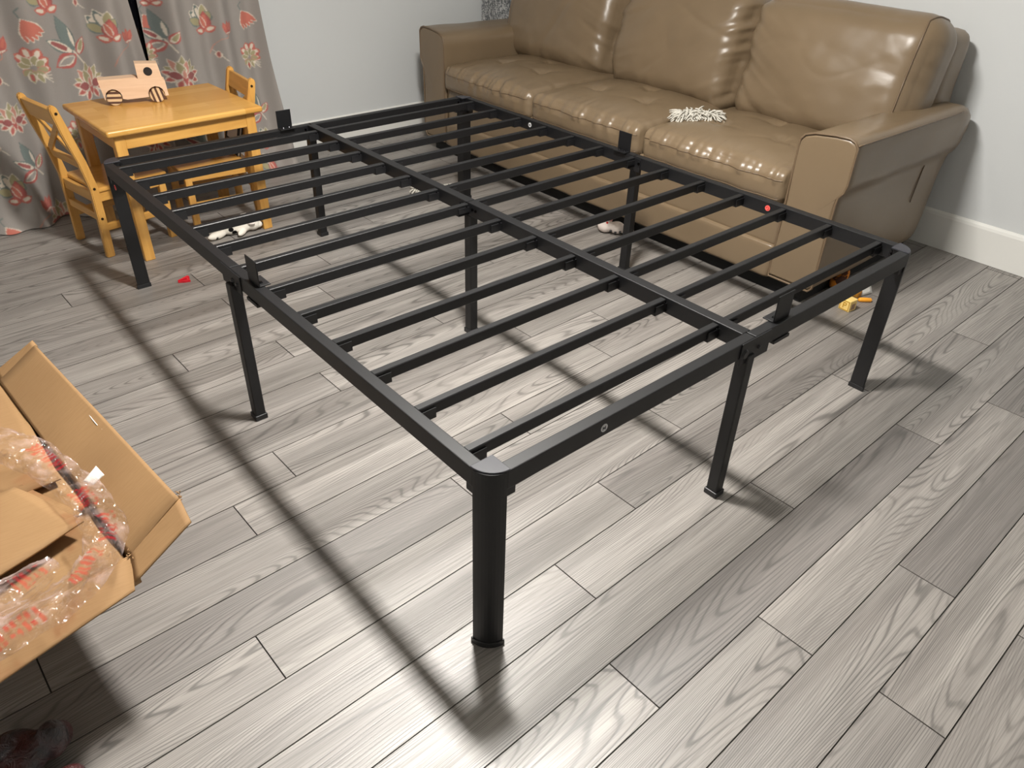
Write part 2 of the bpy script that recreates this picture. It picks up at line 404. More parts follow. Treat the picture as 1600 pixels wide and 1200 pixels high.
for sx in (-1, 1):
    for sy in (-1, 1):
        a, b = sorted((sy*.0015, sy*(BY-BA+.001))); xa, xb = sorted((sx*BX, sx*(BX-RW)))
        box('side_rail', (xa, a, BH-RH), (xb, b, BH), M_BLACK, bed, .002)
        a, b = sorted((sx*.0015, sx*(BX-BA+.001))); ya, yb = sorted((sy*BY, sy*(BY-RW)))
        box('end_rail', (a, ya, BH-RH), (b, yb, BH), M_BLACK, bed, .002)
for sy in (-1, 1):
    a, b = sorted((sy*.0015, sy*(BY-RW+.001)))
    box('center_beam', (-.0155, a, BH-.04), (.0155, b, BH+.001), M_BLACK, bed, .002)
# slats: one mesh, copied
slat_me = boxes_mesh([((-.3575, -.0085, -.013), (.3575, .0085, .013))], .0015, 1); slat_me.materials.append(M_BLACK)
clip_me = boxes_mesh([((-.02, -.0115, -.019), (.02, .0115, -.012)), ((-.02, -.0115, -.019), (.02, -.0085, .004)), ((-.02, .0085, -.019), (.02, .0115, .004))]); clip_me.materials.append(M_CAP)
for i in range(13):
    for s in (-1, 1):
        o = link('slat', slat_me, None, bed, True); o.location = (s*(BX-RW+.0155)/2, -.92+i*.15333, BH-.016)
        c = link('end_clip', clip_me, None, o, True); c.location = (s*.339, 0, 0)
        c = link('end_clip', clip_me, None, o, True); c.location = (-s*.339, 0, 0)
        if s < 0: disc('bolt', (-.024, -.92+i*.15333-.0095, BH-.012), (0, -1, 0), .003, .003, M_BOLT, o, 8)
# middle legs (square tube with plate, foot and bolts)
def midleg(cx, cy, outx, outy):
    lg = box('middle_leg', (cx-.0145, cy-.0155, .003), (cx+.0145, cy+.0155, BH-RH+.002), M_BLACK, bed, .003)
    box('foot_cap', (cx-.0175, cy-.0185, 0), (cx+.0175, cy+.0185, .016), M_CAP, lg, .002)
    if outx:
        x1 = outx*(BX+.003); x0 = outx*(BX-.0005); l, h = sorted((x0, x1))
        box('joint_plate', (l, cy-.055, BH-.052), (h, cy+.055, BH-.002), M_BLACK, lg, .001)
        l, h = sorted((outx*(BX-RW-.003), outx*(BX-RW+.0005)))
        box('joint_plate', (l, cy-.04, BH-.052), (h, cy+.04, BH-.004), M_BLACK, lg, .001)
        for d in (-.036, -.008): 
            disc('bolt', (outx*(BX+.005), cy+d, BH-.028), (outx, 0, 0), .007, .005, M_BOLT, lg, 12, .4)
            disc('bolt', (outx*(BX-RW-.005), cy+d, BH-.02), (-outx, 0, 0), .0045, .004, M_BOLT, lg, 10)
    if outy:
        l, h = sorted((outy*(BY+.003), outy*(BY-.0005)))
        box('joint_plate', (cx-.038, l, BH-.058), (cx+.072, h, BH-.001), M_BLACK, lg, .001)
        disc('bolt', (cx-.024, outy*(BY+.005), BH-.03), (0, outy, 0), .0135, .006, M_CAP, lg, 16, .35)
        disc('bolt', (cx+.03, outy*(BY+.005), BH-.03), (0, outy, 0), .006, .004, M_CAP, lg, 12, .3)
        for d in (-.03, .034): disc('bolt', (cx+d, outy*(BY-RW-.002), BH-.014), (0, -outy, 0), .004, .004, M_BOLT, lg, 10)
midleg(-.758, -.005, -1, 0); midleg(.758, .005, 1, 0); midleg(-.013, -1.008, 0, -1); midleg(.003, 1.008, 0, 1)
cl_ = box('middle_leg', (-.0145, -.0155, .003), (.0145, .0155, BH-.04), M_BLACK, bed, .003)
box('foot_cap', (-.0175, -.0185, 0), (.0175, .0185, .016), M_CAP, cl_, .002)
for x, y in ((-.019, -.045), (-.019, .03), (.019, .045), (-.019, -.03)): disc('bolt', (x, y, BH-.015), (math.copysign(1, x), 0, 0), .0042, .004, M_BOLT, cl_, 10)
# mattress retainers
def retainer(out, t0, t1):
    """out: outward unit axis; t0..t1 span along the rail"""
    px, py = out; o = None
    def bb(n, u0, u1, z0, z1, par, b=.001):      # u measured outward from the rail's outer face
        e = BX if px else BY; s = px or py; l, h = sorted((s*(e+u0), s*(e+u1)))
        return box(n, (l, t0, z0) if px else (t0, l, z0), (h, t1, z1) if px else (t1, h, z1), M_BLACK, par, b)
    o = bb('mattress_retainer', -RW*.5, -RW*.5+.003, BH+.0005, BH+.066, bed)
    bb('clip', -RW-.014, -RW*.5, BH+.0005, BH+.0035, o); bb('clip', -RW-.002, .003, BH-RH-.009, BH-RH-.0005, o)
    for k in (.3, .7):
        t = t0+(t1-t0)*k; e = -RW*.85
        c = (px*(BX+e), t) if px else (t, py*(BY+e))
        disc('bolt', (*c, BH+.0055), (0, 0, 1), .0055, .004, M_BOLT, o, 12, .4)
retainer((-1, 0), -.146, -.088); retainer((0, -1), .082, .145); retainer((0, 1), -.130, -.072); retainer((1, 0), .031, .09)
# stickers
def sticker(c, nrm, r, m1, m2, label, ring):
    o = disc('sticker', c, nrm, r, .0008, m1, bed, 24, label=label)
    n = Vector(nrm); t = n.cross(Vector((0, 0, 1))).normalized()
    if ring:
        path = [Vector(c)+n*.0005+(t*math.cos(a)+Vector((0, 0, 1))*math.sin(a))*r*.5 for a in [2*PI*i/16 for i in range(13)]]
        tube('print', path, r*.11, m2, o, 6)
    else:
        for dx, hh in ((-.45, .45), (-.05, .28), (.3, .45)):
            p = Vector(c)+n*.0005+t*(-dx*r); tube('print', [p-Vector((0, 0, hh*r)), p+Vector((0, 0, hh*r))], r*.1, m2, o, 6)
        tube('print', [Vector(c)+n*.0005+t*(.4*r), Vector(c)+n*.0005-t*(.3*r)], r*.1, m2, o, 6)
sticker((-.479, -BY-.0006, BH-.021), (0, -1, 0), .0088, M_SGREY, M_SINK, 'small round grey sticker with dark print', False)
sticker((BX-RW-.0006, -.559, BH-.019), (-1, 0, 0), .0088, M_SROUND, M_SRING, 'small round red sticker', True)
sticker((BX-RW-.0006, .552, BH-.019), (-1, 0, 0), .0088, M_SGREY, M_SINK, 'small round white sticker', False)
sticker((-BX-.0006, .905, BH-.06), (-1, 0, 0), .0088, M_SROUND, M_SRING, 'small round red sticker on the leg', True)

# ------------------------------------------------------------------ sofa
sofa = empty('sofa', (1.45, .56, 0), label='taupe brown leather three-seat sofa against the grey wall', cat='sofa')
SC = .558
def arm(s):
    """profile in local u (outward from inner face) and z"""
    prof = [(0, .075), (.165, .075), (.178, .09), (.18, .15), (.18, .40), (.183, .425), (.198, .445), (.204, .47), (.206, .56), (.203, .59), (.19, .606), (.17, .613), (.12, .612), (.05, .603), (.018, .592), (.004, .575), (0, .55)]
    # resample
    P = []
    for i in range(len(prof)):
        a, b = np.array(prof[i]), np.array(prof[(i+1) % len(prof)]); n = max(1, int(np.linalg.norm(b-a)/.018))
        for t in range(n): P.append(a+(b-a)*t/n)
    P = np.array(P); cen = np.array([.1, .33]); nu = len(P)
    xs = np.concatenate([[1.032], 1.032+np.array([.003, .009, .018]), np.linspace(1.07, 1.80, 40), [1.84, 1.88, 1.91, 1.93, 1.94, 1.943]])
    V = []; F = []
    for i, x in enumerate(xs):
        e = {0: .012, 1: .006, 2: .002}.get(i, 0)
        if x > 1.82: e = .05*((x-1.82)/.123)**2.2
        for j, p in enumerate(P):
            d = p-cen; d = d/np.linalg.norm(d); q = p-d*e
            if x > 1.75 and p[1] < .44: q = q+np.array([0, 0])
            # back of the side panel slopes forward towards the floor
            xx = x - (max(0, (x-1.5)/.44)**1.5)*max(0, (.46-q[1]))*.28
            u = q[0]+.004*vnoise(x*5, q[1]*6, 3 if s > 0 else 8)*(1 if 2 < i < 44 else .3)
            z = q[1]+(.003*vnoise(x*7, q[0]*9, 5))-(.012*((x-1.03)/.9) if q[1] > .5 else 0)
            y = (-.447-u) if s < 0 else (1.558+u-.02)
            V.append((xx, y, z))
    for i in range(len(xs)-1):
        for j in range(nu):
            a, b, c, d = i*nu+j, i*nu+(j+1) % nu, (i+1)*nu+(j+1) % nu, (i+1)*nu+j
            F.append((a, b, c, d) if s > 0 else (d, c, b, a))
    cap0 = len(F); yc_ = (-.447-.1) if s < 0 else 1.638; n0 = len(V); V.append((1.945, yc_, .4)); k = (len(xs)-1)*nu
    for j in range(nu): F.append((k+(j+1) % nu, n0, k+j) if s < 0 else (k+j, n0, k+(j+1) % nu))
    prev = 0; me_front = len(F)
    for q in (.9, .75, .5, .25, .06):     # flat upholstered front, rings shrinking to the middle
        n1 = len(V)
        for j in range(nu):
            vy, vz = V[j][1], V[j][2]; V.append((1.0318-.004*(1-q), yc_+(vy-yc_)*(q*.98), .33+(vz-.33)*(q*.98)))
        for j in range(nu):
            a, b, c, d = prev+j, prev+(j+1) % nu, n1+(j+1) % nu, n1+j; F.append((d, c, b, a) if s > 0 else (a, b, c, d))
        prev = n1
    F.append(tuple(prev+j for j in range(nu)) if s < 0 else tuple(prev+j for j in range(nu))[::-1])
    me = pydata(V, F, True); bmx = bmesh.new(); bmx.from_mesh(me); bmesh.ops.recalc_face_normals(bmx, faces=bmx.faces); bmx.to_mesh(me); bmx.free()
    for e in me.polygons:
        if e.index >= me_front: e.use_smooth = False
    o = link('armrest', me, M_LEATHER, sofa)
    ym = lambda u: (-.447-u) if s < 0 else (1.538+u)
    front = [(1.0335, ym(min(max(p[0], .003), .203)), p[1]) for p in P]
    tube('piping', front, .0042, M_PIPE, o, 6, close=True)
    tube('piping', [(x, ym(.2025), .597-.011*((x-1.03)/.9)) for x in np.linspace(1.036, 1.80, 30)], .0034, M_PIPE, o, 6)
    tube('seam', [(x, ym(.183), .43+.001*math.sin(x*30)) for x in np.linspace(1.036, 1.8, 24)], .0022, M_PIPE, o, 6)
    tube('seam', [(1.66-.02*t, ym(.181), .41-.14*t) for t in np.linspace(0, 1, 8)], .002, M_PIPE, o, 6)
arm(-1); arm(1)
YA, YB = -.447, 1.538
sw = (YB-YA)/3
def seat(i):
    y0, y1 = YA+i*sw, YA+(i+1)*sw; cy = (y0+y1)/2; half = (.31, sw/2-.002, .062)
    P, F = cube_grid(84, 130, 14); V, nr = rounded(P, half, .036)
    x, y, z = V.T; u, v = P[:, 0], P[:, 1]
    top = np.clip(nr[:, 2], 0, 1); bulge = (1-np.abs(u)**3)*(1-np.abs(v)**3)
    V = V.copy(); V[:, 2] += .028*bulge*(P[:, 2] > .5)
    side = (np.abs(P[:, 2]) < .99)
    # front bulge
    V[:, 0] -= .012*(1-np.abs(v)**2.5)*(1-np.abs(P[:, 2])**2)*(u < -.99)
    amp = np.zeros(len(V))
    df = (x+half[0])
    g = vnoise(y*34, df*4, i*3.1)+.6*vnoise(y*70, df*7, i*9.)
    amp += .0062*g*np.exp(-np.maximum(df, 0)/.05)*(P[:, 2] > .2)
    amp += .0030*vnoise(y*30, z*8, i*2.7)*(u < -.99)
    dv = half[1]-np.abs(y); g2 = vnoise(x*30, dv*5, 4+i)
    amp += .0036*g2*np.exp(-dv/.04)*(P[:, 2] > .2)
    amp += .003*fbm(x*6, y*6, 0, 2, 20+i)*(P[:, 2] > .5)
    for tx, ty in ((-.06, -.13), (-.06, .14), (.12, 0)):
        dx, dy = x-tx, y-ty; r = np.hypot(dx, dy); th = np.arctan2(dy, dx)
        amp -= (P[:, 2] > .5)*(.017*np.exp(-(r/.035)**2)+.0075*np.exp(-r/.06)*np.maximum(0, np.cos(th*3+i+tx*9))**6)
    V += nr*amp[:, None]
    cx = 1.018+half[0]
    V += np.array([cx, cy, .398])
    o = link('seat_cushion', pydata(V, F, True), M_LEATHER, sofa)
    for kz in (10, 2):
        m_ = (np.abs(u+1) < 1e-6) & (np.abs(P[:, 2]-(2*kz/14-1)) < 1e-6); q_ = V[m_]; q_ = q_[np.argsort(q_[:, 1])]
        tube('seam', [tuple(p+np.array([-.0004, 0, 0])) for p in q_[3:-3]], .002, M_PIPE, o, 6)
for i in range(3): seat(i)
def backc(i, y0, y1):
    cy = (y0+y1)/2; hw = (y1-y0)/2; half = (.125, hw+.006, .25)
    P, F = cube_grid(18, 110, 84); V, nr = rounded(P, half, .1)
    x, y, z = V.T; u, v, ww = P.T; V = V.copy()
    fr = (u < -.99)
    V[:, 0] -= .04*(1-np.abs(v)**2.6)*(1-np.abs(ww+.1)**2.4).clip(0)*(u < 0)
    amp = np.zeros(len(V)); mask = np.clip(-nr[:, 0]*1.6+.2, 0, 1)
    dv0 = half[1]+y; dv1 = half[1]-y
    for sgn, d in ((0, dv0), (1, dv1)):
        # gathers fanning away from the seam between cushions
        inner = not ((i == 0 and sgn == 0) or (i == 2 and sgn == 1))
        k = (1. if inner else .25)*(1.0 if (i == 1 or sgn == (1 if i == 0 else 0)) else .7)
        zz = z+(d*.55 if (i+sgn) % 2 else -d*.35)
        g = vnoise(zz*20, d*3.2, i*4+sgn)+.55*vnoise(zz*44, d*5, i*7+sgn*2)
        amp += k*.013*g*np.exp(-d/.1)
        amp -= k*.016*np.exp(-(d/.035)**2)
    db = half[2]+z
    amp += .005*vnoise(y*24, db*4, i*5)*np.exp(-db/.07)
    amp += .0065*fbm(y*4.5+z*2, z*5-y*1.5, 0, 3, 31+i)
    amp -= .0035*np.maximum(0, 1-np.abs(vnoise(y*1.7-z*3.4+5, z*1.6+y*2.4, 2, 51+i))*9)
    amp -= .0045*np.maximum(0, 1-np.abs(vnoise(y*2.4+z*4.2, z*2.2-y*2.6, 1, 41+i))*7)*np.exp(-db/.2)
    V += nr*(amp*mask)[:, None]
    a = math.radians(13); ca, sa = math.cos(a), math.sin(a)
    X = V[:, 0]*ca+V[:, 2]*sa; Z = -V[:, 0]*sa+V[:, 2]*ca
    V = np.stack([X+1.665, V[:, 1]+cy, Z+.655], 1)
    o = link('back_cushion', pydata(V, F, True), M_LEATHER, sofa)
    # edge piping around the outer end
    if i != 1:
        e = -1 if i == 0 else 1; m_ = np.abs(v-e*(1-2*8/110)) < 1e-6; q_ = V[m_]; pp = P[m_]
        q_ = q_[np.argsort(np.arctan2(pp[:, 2]*1., pp[:, 0]))]; c_ = q_.mean(0)
        tube('piping', [tuple(p+(p-c_)/np.linalg.norm(p-c_)*.001) for p in q_], .0035, M_PIPE, o, 6, close=True)
backc(0, -.565, .185); backc(1, .185, .895); backc(2, .895, 1.67)
# frame behind, front panels, plinth
def padded(name, lo, hi, r, amp=.002, n=(6, 60, 20), seed=0):
    lo, hi = np.array(lo), np.array(hi); half = (hi-lo)/2
    P, F = cube_grid(*n); V, nr = rounded(P, half, r)
    V += nr*(amp*fbm(V[:, 1]*7, V[:, 2]*9, V[:, 0]*5, 2, seed))[:, None]
    return link(name, pydata(V+(lo+hi)/2, F, True), M_LEATHER, sofa)
padded('back_frame', (1.74, -.555, .10), (1.935, 1.66, .845), .05, .002, (10, 80, 40), 3)
padded('front_panel', (1.045, YA-.003, .178), (1.20, YB+.003, .35), .012, .0015, (6, 90, 16), 5)
padded('lower_panel', (1.03, YA-.003, .06), (1.20, YB+.003, .192), .014, .0025, (6, 90, 12), 7)
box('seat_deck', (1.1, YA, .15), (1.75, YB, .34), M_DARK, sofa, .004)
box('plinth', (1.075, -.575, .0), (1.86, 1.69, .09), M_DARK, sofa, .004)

# shaggy cotton toy on the sofa
def shaggy(name, a, b, rad, n, ln, m, label, cat, zr=.03, seed=1, sub=True):
    rg = random.Random(seed); a, b = Vector(a), Vector(b); t = (b-a).normalized(); s = t.cross(Vector((0, 0, 1))).normalized()
    root = empty(name, tuple((a+b)/2), label=label, cat=cat)
    V, F = [], []
    for i in range(n):
        q = rg.random(); c = a.lerp(b, q)+s*rg.uniform(-rad, rad)*.5+Vector((0, 0, zr*.35+rg.uniform(0, zr*.5)))
        end = 0 if .18 < q < .82 else (q-.5)*2
        an = rg.uniform(-.35, PI+.35); d = s*math.cos(an)*1.1+Vector((0, 0, math.sin(an)*.5))+t*(end*1.5+rg.uniform(-.9, .9)); d.normalize()
        L = ln*rg.uniform(.7, 1.15); sag = Vector((0, 0, -1))*L*rg.uniform(.25, .75)
        pts = [c+d*L*k+sag*k*k for k in (0, .35, .7, 1)]
        zmin = (a.z+b.z)/2+.004
        pts = [Vector((p.x, p.y, max(p.z, zmin))) for p in pts]
        v, f = tube_arr(pts, .0031, 5, taper=[1, 1, 1, .75]); o = len(V); V += v; F += [tuple(x+o for x in q_) for q_ in f]
    st_ = link('strands', pydata(V, F, True), m, root); st_['kind'] = 'stuff'
    k = int(max(3, (b-a).length/(rad*.8)))
    blob('core', [(tuple(a.lerp(b, i/(k-1))+Vector((0, 0, zr*.42))), (rad*.62, rad*.62, zr*.4)) for i in range(k)], M_COTTOND, root, .005)
    return root
shaggy('cotton_mop_toy', (1.205, .185, .452), (1.315, .075, .455), .052, 560, .042, M_COTTON, 'shaggy white cotton rope bundle lying on the leather sofa seat', 'rope bundle', .055, 3)

# ------------------------------------------------------------------ play table
tr = math.radians(2.0); tbl = empty('play_table', (-.40, 1.407, 0), tr, label='small honey-coloured wooden play table beside the floral curtain', cat='table')
def tb(n, lo, hi, m, par=tbl, bev=.003, seg=2):
    bm = bmesh.new(); bm_box(bm, lo, hi, bev, seg); return link(n, from_bm(bm), m, par, True)
tb('tabletop', (-.292, -.238, .478), (.292, .238, .5), M_TOP, bev=.008, seg=4)
for sx in (-1, 1):
    for sy in (-1, 1):
        cx, cy = sx*.247, sy*.195; tb('leg', (cx-.019, cy-.019, 0), (cx+.019, cy+.019, .4785), M_WZ)
for sy in (-1, 1): tb('apron', (-.229, sy*.203-.009, .425), (.229, sy*.203+.009, .4785), M_WX)
for sx in (-1, 1): tb('apron', (sx*.255-.009, -.177, .425), (sx*.255+.009, .177, .4785), M_WY)

# ------------------------------------------------------------------ toddler chairs (local: +x forward)
def chair(loc, rz, label):
    c = empty('toddler_chair', loc, rz, label=label, cat='chair', group='toddler chairs at the play table')
    hwid = .122
    def lb(n, lo, hi, m, par=c, bev=.003, seg=2, M=None):
        bm = bmesh.new(); bm_box(bm, lo, hi, bev, seg, M); return link(n, from_bm(bm), m, par, True)
    # bent back posts
    side = [(-.158, 0), (-.128, 0), (-.122, .16), (-.12, .27), (-.135, .37), (-.158, .47), (-.18, .565), (-.188, .577), (-.2, .577), (-.207, .565), (-.19, .47), (-.165, .37), (-.15, .27), (-.152, .16)]
    for s in (-1, 1):
        y0, y1 = sorted((s*hwid-.0115, s*hwid+.0115))
        bm = bmesh.new()
        a = [bm.verts.new((x, y0, z)) for x, z in side]; b = [bm.verts.new((x, y1, z)) for x, z in side]; n = len(side)
        bm.faces.new(a); bm.faces.new(b[::-1])
        for i in range(n): bm.faces.new((a[i], a[(i+1) % n], b[(i+1) % n], b[i]))
        bmesh.ops.recalc_face_normals(bm, faces=bm.faces); bmesh.ops.bevel(bm, geom=[e for e in bm.edges if e.calc_face_angle() > .6], offset=.003, segments=2, affect='EDGES')
        p = link('back_post', from_bm(bm), M_WZ, c, True)
        for x, z in ((-.189, .55), (-.136, .27), (-.138, .155)):
            me = bpy.data.meshes.new('screw'); bmm = bmesh.new(); bmesh.ops.create_cone(bmm, cap_ends=True, segments=12, radius1=.0052, radius2=.0045, depth=.003, matrix=Matrix.Translation((x, s*(hwid+.0125), z)) @ Matrix.Rotation(-s*PI/2, 4, 'X')); bmm.to_mesh(me); bmm.free()
            link('screw', me, M_SCREW, p, True)
        lb('front_leg', (.108, s*(hwid-.004)-.0125, 0), (.135, s*(hwid-.004)+.0125, .247), M_WZ)
        lb('side_stretcher', (-.13, s*(hwid-.004)-.007, .10), (.112, s*(hwid-.004)+.007, .128), M_WX)
        lb('side_apron', (-.13, s*(hwid-.004)-.008, .215), (.112, s*(hwid-.004)+.008, .25), M_WX)
    def tilt(x, z, ang): return Matrix.Translation((x, 0, z)) @ Matrix.Rotation(-ang, 4, 'Y')
    lb('top_rail', (-.009, -hwid+.011, -.032), (.009, hwid-.011, .03), M_WY, M=tilt(-.188, .535, .22))
    lb('lower_rail', (-.008, -hwid+.011, -.016), (.008, hwid-.011, .016), M_WY, M=tilt(-.15, .36, .2))
    lb('lower_rail', (-.008, -hwid+.011, -.02), (.008, hwid-.011, .02), M_WY, M=tilt(-.137, .235, 0))
    lb('back_stretcher', (-.148, -hwid+.011, .145), (-.13, hwid-.011, .175), M_WY)
    for s in (-1, 1):   # cross of two thin boards
        M = tilt(-.167, .44, .22) @ Matrix.Rotation(s*math.atan2(.13, .2), 4, 'X')
        lb('cross_slat', (-.005+.0055*s, -.112, -.011), (.005+.0055*s-.0055*s*.02, .112, .011), M_WY, M=M, bev=.002)
    lb('front_apron', (.112, -hwid+.01, .215), (.128, hwid-.01, .25), M_WY)
    lb('seat', (-.125, -.132, .25), (.148, .132, .268), M_WX, bev=.006, seg=3)
    return c
chair((-.627, 1.459, 0), math.radians(9.5), 'honey wood toddler chair with its whole cross back in view, nothing on its seat')
chair((-.261, 1.441, 0), math.radians(175.4), 'honey wood toddler chair holding a picture book, back towards the sofa')

# picture book on the far chair
bk = empty('picture_book', (-.15, 1.44, .268), math.radians(-6), label='white and dark picture book propped on the toddler chair under the table', cat='book')
Mb = Matrix.Rotation(math.radians(14), 4, 'Y')
for n, lo, hi, m in (('cover', (-.006, -.085, .0), (-.004, .085, .2), M_SINK), ('cover', (.004, -.085, .0), (.006, .085, .2), M_SINK), ('pages', (-.004, -.08, .003), (.004, .083, .196), M_WHITE)):
    bm = bmesh.new(); bm_box(bm, lo, hi, 0, 1, Mb); link(n, from_bm(bm), m, bk, True)
bm = bmesh.new(); bm_box(bm, (-.0066, -.06, .05), (-.006, .06, .175), 0, 1, Mb); link('cover_picture', from_bm(bm), M_WHITE, bk, True)

# ------------------------------------------------------------------ toy truck (local x forward, y away)
tk = empty('toy_truck', (-.462, 1.508, .5), math.radians(-15), label='pale wooden toy truck with striped wheels on the play table', cat='toy truck')
def arcp(cx, cz, r, a0, a1, n=8): return [(cx+r*math.cos(a0+(a1-a0)*i/n), cz+r*math.sin(a0+(a1-a0)*i/n)) for i in range(n+1)]
poly = [(-.117, .092), (-.108, .02)]+arcp(-.075, .027, .03, PI+.25, -.25)[0:]+[(-.03, .016)]+arcp(.076, .027, .03, PI+.25, -.25)+[(.118, .02), (.115, .075), (.108, .08), (.1, .138), (.022, .142), (.022, .088), (.012, .094)]
bm = bmesh.new(); a = [bm.verts.new((x, -.024, z)) for x, z in poly]; b = [bm.verts.new((x, .03, z)) for x, z in poly]
bm.faces.new(a); bm.faces.new(b[::-1])
for i in range(len(poly)): bm.faces.new((a[i], a[(i+1) % len(poly)], b[(i+1) % len(poly)], b[i]))
bmesh.ops.recalc_face_normals(bm, faces=bm.faces); bmesh.ops.triangulate(bm, faces=[f for f in bm.faces if len(f.verts) > 4])
link('body', from_bm(bm), M_PALE, tk, True)
for x, rt in ((-.075, .05), (.076, PI/2-.2)):
    for y in (-.03, .036):
        bm = bmesh.new(); bmesh.ops.create_cone(bm, cap_ends=True, segments=32, radius1=.026, radius2=.026, depth=.014, matrix=Matrix.Rotation(PI/2, 4, 'X'))
        bmesh.ops.bevel(bm, geom=[e for e in bm.edges if e.calc_face_angle() > 1], offset=.002, segments=2, affect='EDGES')
        o = link('wheel', from_bm(bm), M_STRIPE, tk, True); o.location = (x, y, .026); o.rotation_euler = (0, rt, 0)
bm = bmesh.new(); bmesh.ops.create_cone(bm, cap_ends=True, segments=24, radius1=.0155, radius2=.0155, depth=.056, matrix=Matrix.Translation((.062, .003, .112)) @ Matrix.Rotation(PI/2, 4, 'X'))
link('window_shade_plug', from_bm(bm), M_HOLESHADE, tk, True)  # solid dark plug, its colour standing for shade inside the window opening

# ------------------------------------------------------------------ curtains with printed flowers
CB = np.array(srgb(143, 137, 132)[:3]); cc = lambda *c: np.array(srgb(*c)[:3])*.82+CB*.18
CORAL, RED, DRED, TEAL, OLIVE, CREAM, PINKC = cc(196, 92, 70), cc(178, 62, 56), cc(146, 48, 50), cc(88, 108, 106), cc(156, 148, 104), cc(226, 214, 196), cc(198, 128, 110)
def petal(I, X, Z, cx, cz, ang, L, W, fill, outl=CREAM, ow=.18, p=.8, inner=None):
    c, s = math.cos(ang), math.sin(ang); m = (np.abs(X-cx) < L*1.15) & (np.abs(Z-cz) < L*1.15)
    if not m.any(): return
    dx, dz = X[m]-cx, Z[m]-cz; t = (dx*c+dz*s)/L; wv = np.abs(-dx*s+dz*c)
    ok = (t > 0) & (t < 1); tt = np.clip(t, 0, 1); hw = W*np.sin(PI*tt**p)
    d = I[m]; ins = ok & (wv < hw); d[ins] = outl; ins2 = ok & (wv < hw*(1-ow)-.001) & (t > ow*.25) & (t < 1-ow*.25); d[ins2] = fill
    if inner is not None: k = ok & (wv < hw*.42) & (t > .25) & (t < .8); d[k] = inner
    I[m] = d
def stem(I, X, Z, pts, wd, col):
    for (x0, z0), (x1, z1) in zip(pts[:-1], pts[1:]):
        m = (X > min(x0, x1)-.01) & (X < max(x0, x1)+.01) & (Z > min(z0, z1)-.01) & (Z < max(z0, z1)+.01)
        if not m.any(): continue
        dx, dz = x1-x0, z1-z0; l2 = dx*dx+dz*dz+1e-9; t = np.clip(((X[m]-x0)*dx+(Z[m]-z0)*dz)/l2, 0, 1)
        d = np.hypot(X[m]-x0-t*dx, Z[m]-z0-t*dz); q = I[m]; q[d < wd] = col; I[m] = q
def m_sprig(I, X, Z, x, z, s):
    stem(I, X, Z, [(x+.03*s, z-.05*s), (x, z), (x-.02*s, z+.03*s)], .0035*s, CREAM)
    petal(I, X, Z, x-.006*s, z+.02*s, 1.85, .17*s, .034*s, TEAL, cc(70, 92, 92), .12, .75); petal(I, X, Z, x+.001*s, z+.035*s, 1.7, .09*s, .008*s, CREAM, CREAM)
    petal(I, X, Z, x-.01*s, z+.01*s, 2.6, .13*s, .028*s, CREAM, TEAL, .3, .9, DRED); petal(I, X, Z, x, z, 3.6, .12*s, .036*s, CB, RED, .42, .9); petal(I, X, Z, x-.012*s, z-.008*s, 3.6, .09*s, .02*s, CB*1.05, CREAM, .25, .9)
    petal(I, X, Z, x+.008*s, z-.004*s, .95, .09*s, .026*s, CREAM, RED, .35, .8, OLIVE)
def m_lotus(I, X, Z, x, z, s):
    for a, L, f in ((.5, .085, OLIVE), (2.64, .085, OLIVE), (1.0, .1, OLIVE), (2.14, .1, PINKC), (1.57, .11, OLIVE), (1.3, .085, PINKC), (1.85, .08, OLIVE)): petal(I, X, Z, x, z, a, L*s, .024*s, f, CREAM, .22)
    for a in (.15, 2.99, -.5, 3.64, -1.2, 4.3): petal(I, X, Z, x+.05*s*math.cos(a)*.6, z+.02*s*math.sin(a), a, .06*s, .018*s, PINKC, CREAM, .3, 1, RED)
    for a in (.1, 3.04): petal(I, X, Z, x, z-.005*s, a, .066*s, .024*s, DRED, CREAM, .12, 1.1)
    petal(I, X, Z, x, z+.012*s, -PI/2, .065*s, .014*s, RED, CREAM, .1); petal(I, X, Z, x, z-.012*s, PI/2, .05*s, .014*s, PINKC, CREAM, .25)
def m_bell(I, X, Z, x, z, s, a=-1.1):
    for d in (-.42, -.2, .02, .24, .44): petal(I, X, Z, x, z, a+d, .115*s, .02*s, CORAL, CREAM, .2, 1.35)
    for d in (-.28, 0, .25): petal(I, X, Z, x+.008*s*math.cos(a), z+.008*s*math.sin(a), a+d, .088*s, .022*s, CORAL, CORAL, .1, 1.2)
    stem(I, X, Z, [(x, z), (x-.03*s*math.cos(a), z-.03*s*math.sin(a)), (x-.05*s*math.cos(a)+.03*s, z-.05*s*math.sin(a))], .003*s, TEAL)
def m_peony(I, X, Z, x, z, s):
    for a, r in ((2.4, .05), (1.8, .06), (1.1, .062), (.4, .05), (-.3, .045)):
        cx, cz = x+r*s*math.cos(a), z+r*s*math.sin(a); petal(I, X, Z, cx-.03*s*math.cos(a), cz-.03*s*math.sin(a), a, .072*s, .03*s, CORAL, RED, .2, 1.1, CREAM)
    for a in (2.9, 2.2, 1.3, .6, -.2, -.9, -1.6, -2.4): petal(I, X, Z, x+.01*s*math.cos(a), z-.012*s+.01*s*math.sin(a), a, .06*s, .022*s, OLIVE, PINKC if a < 0 else CREAM, .18, 1.2)
    petal(I, X, Z, x-.02*s, z-.03*s, -1.5, .07*s, .02*s, OLIVE, CREAM, .3, 1, RED); petal(I, X, Z, x+.01*s, z-.04*s, -1.2, .06*s, .018*s, OLIVE, CREAM, .3)
    for k in range(4): stem(I, X, Z, [(x+.03*s, z-.05*s), (x+.075*s, z-(.035+.02*k)*s)], .0022*s, CREAM)
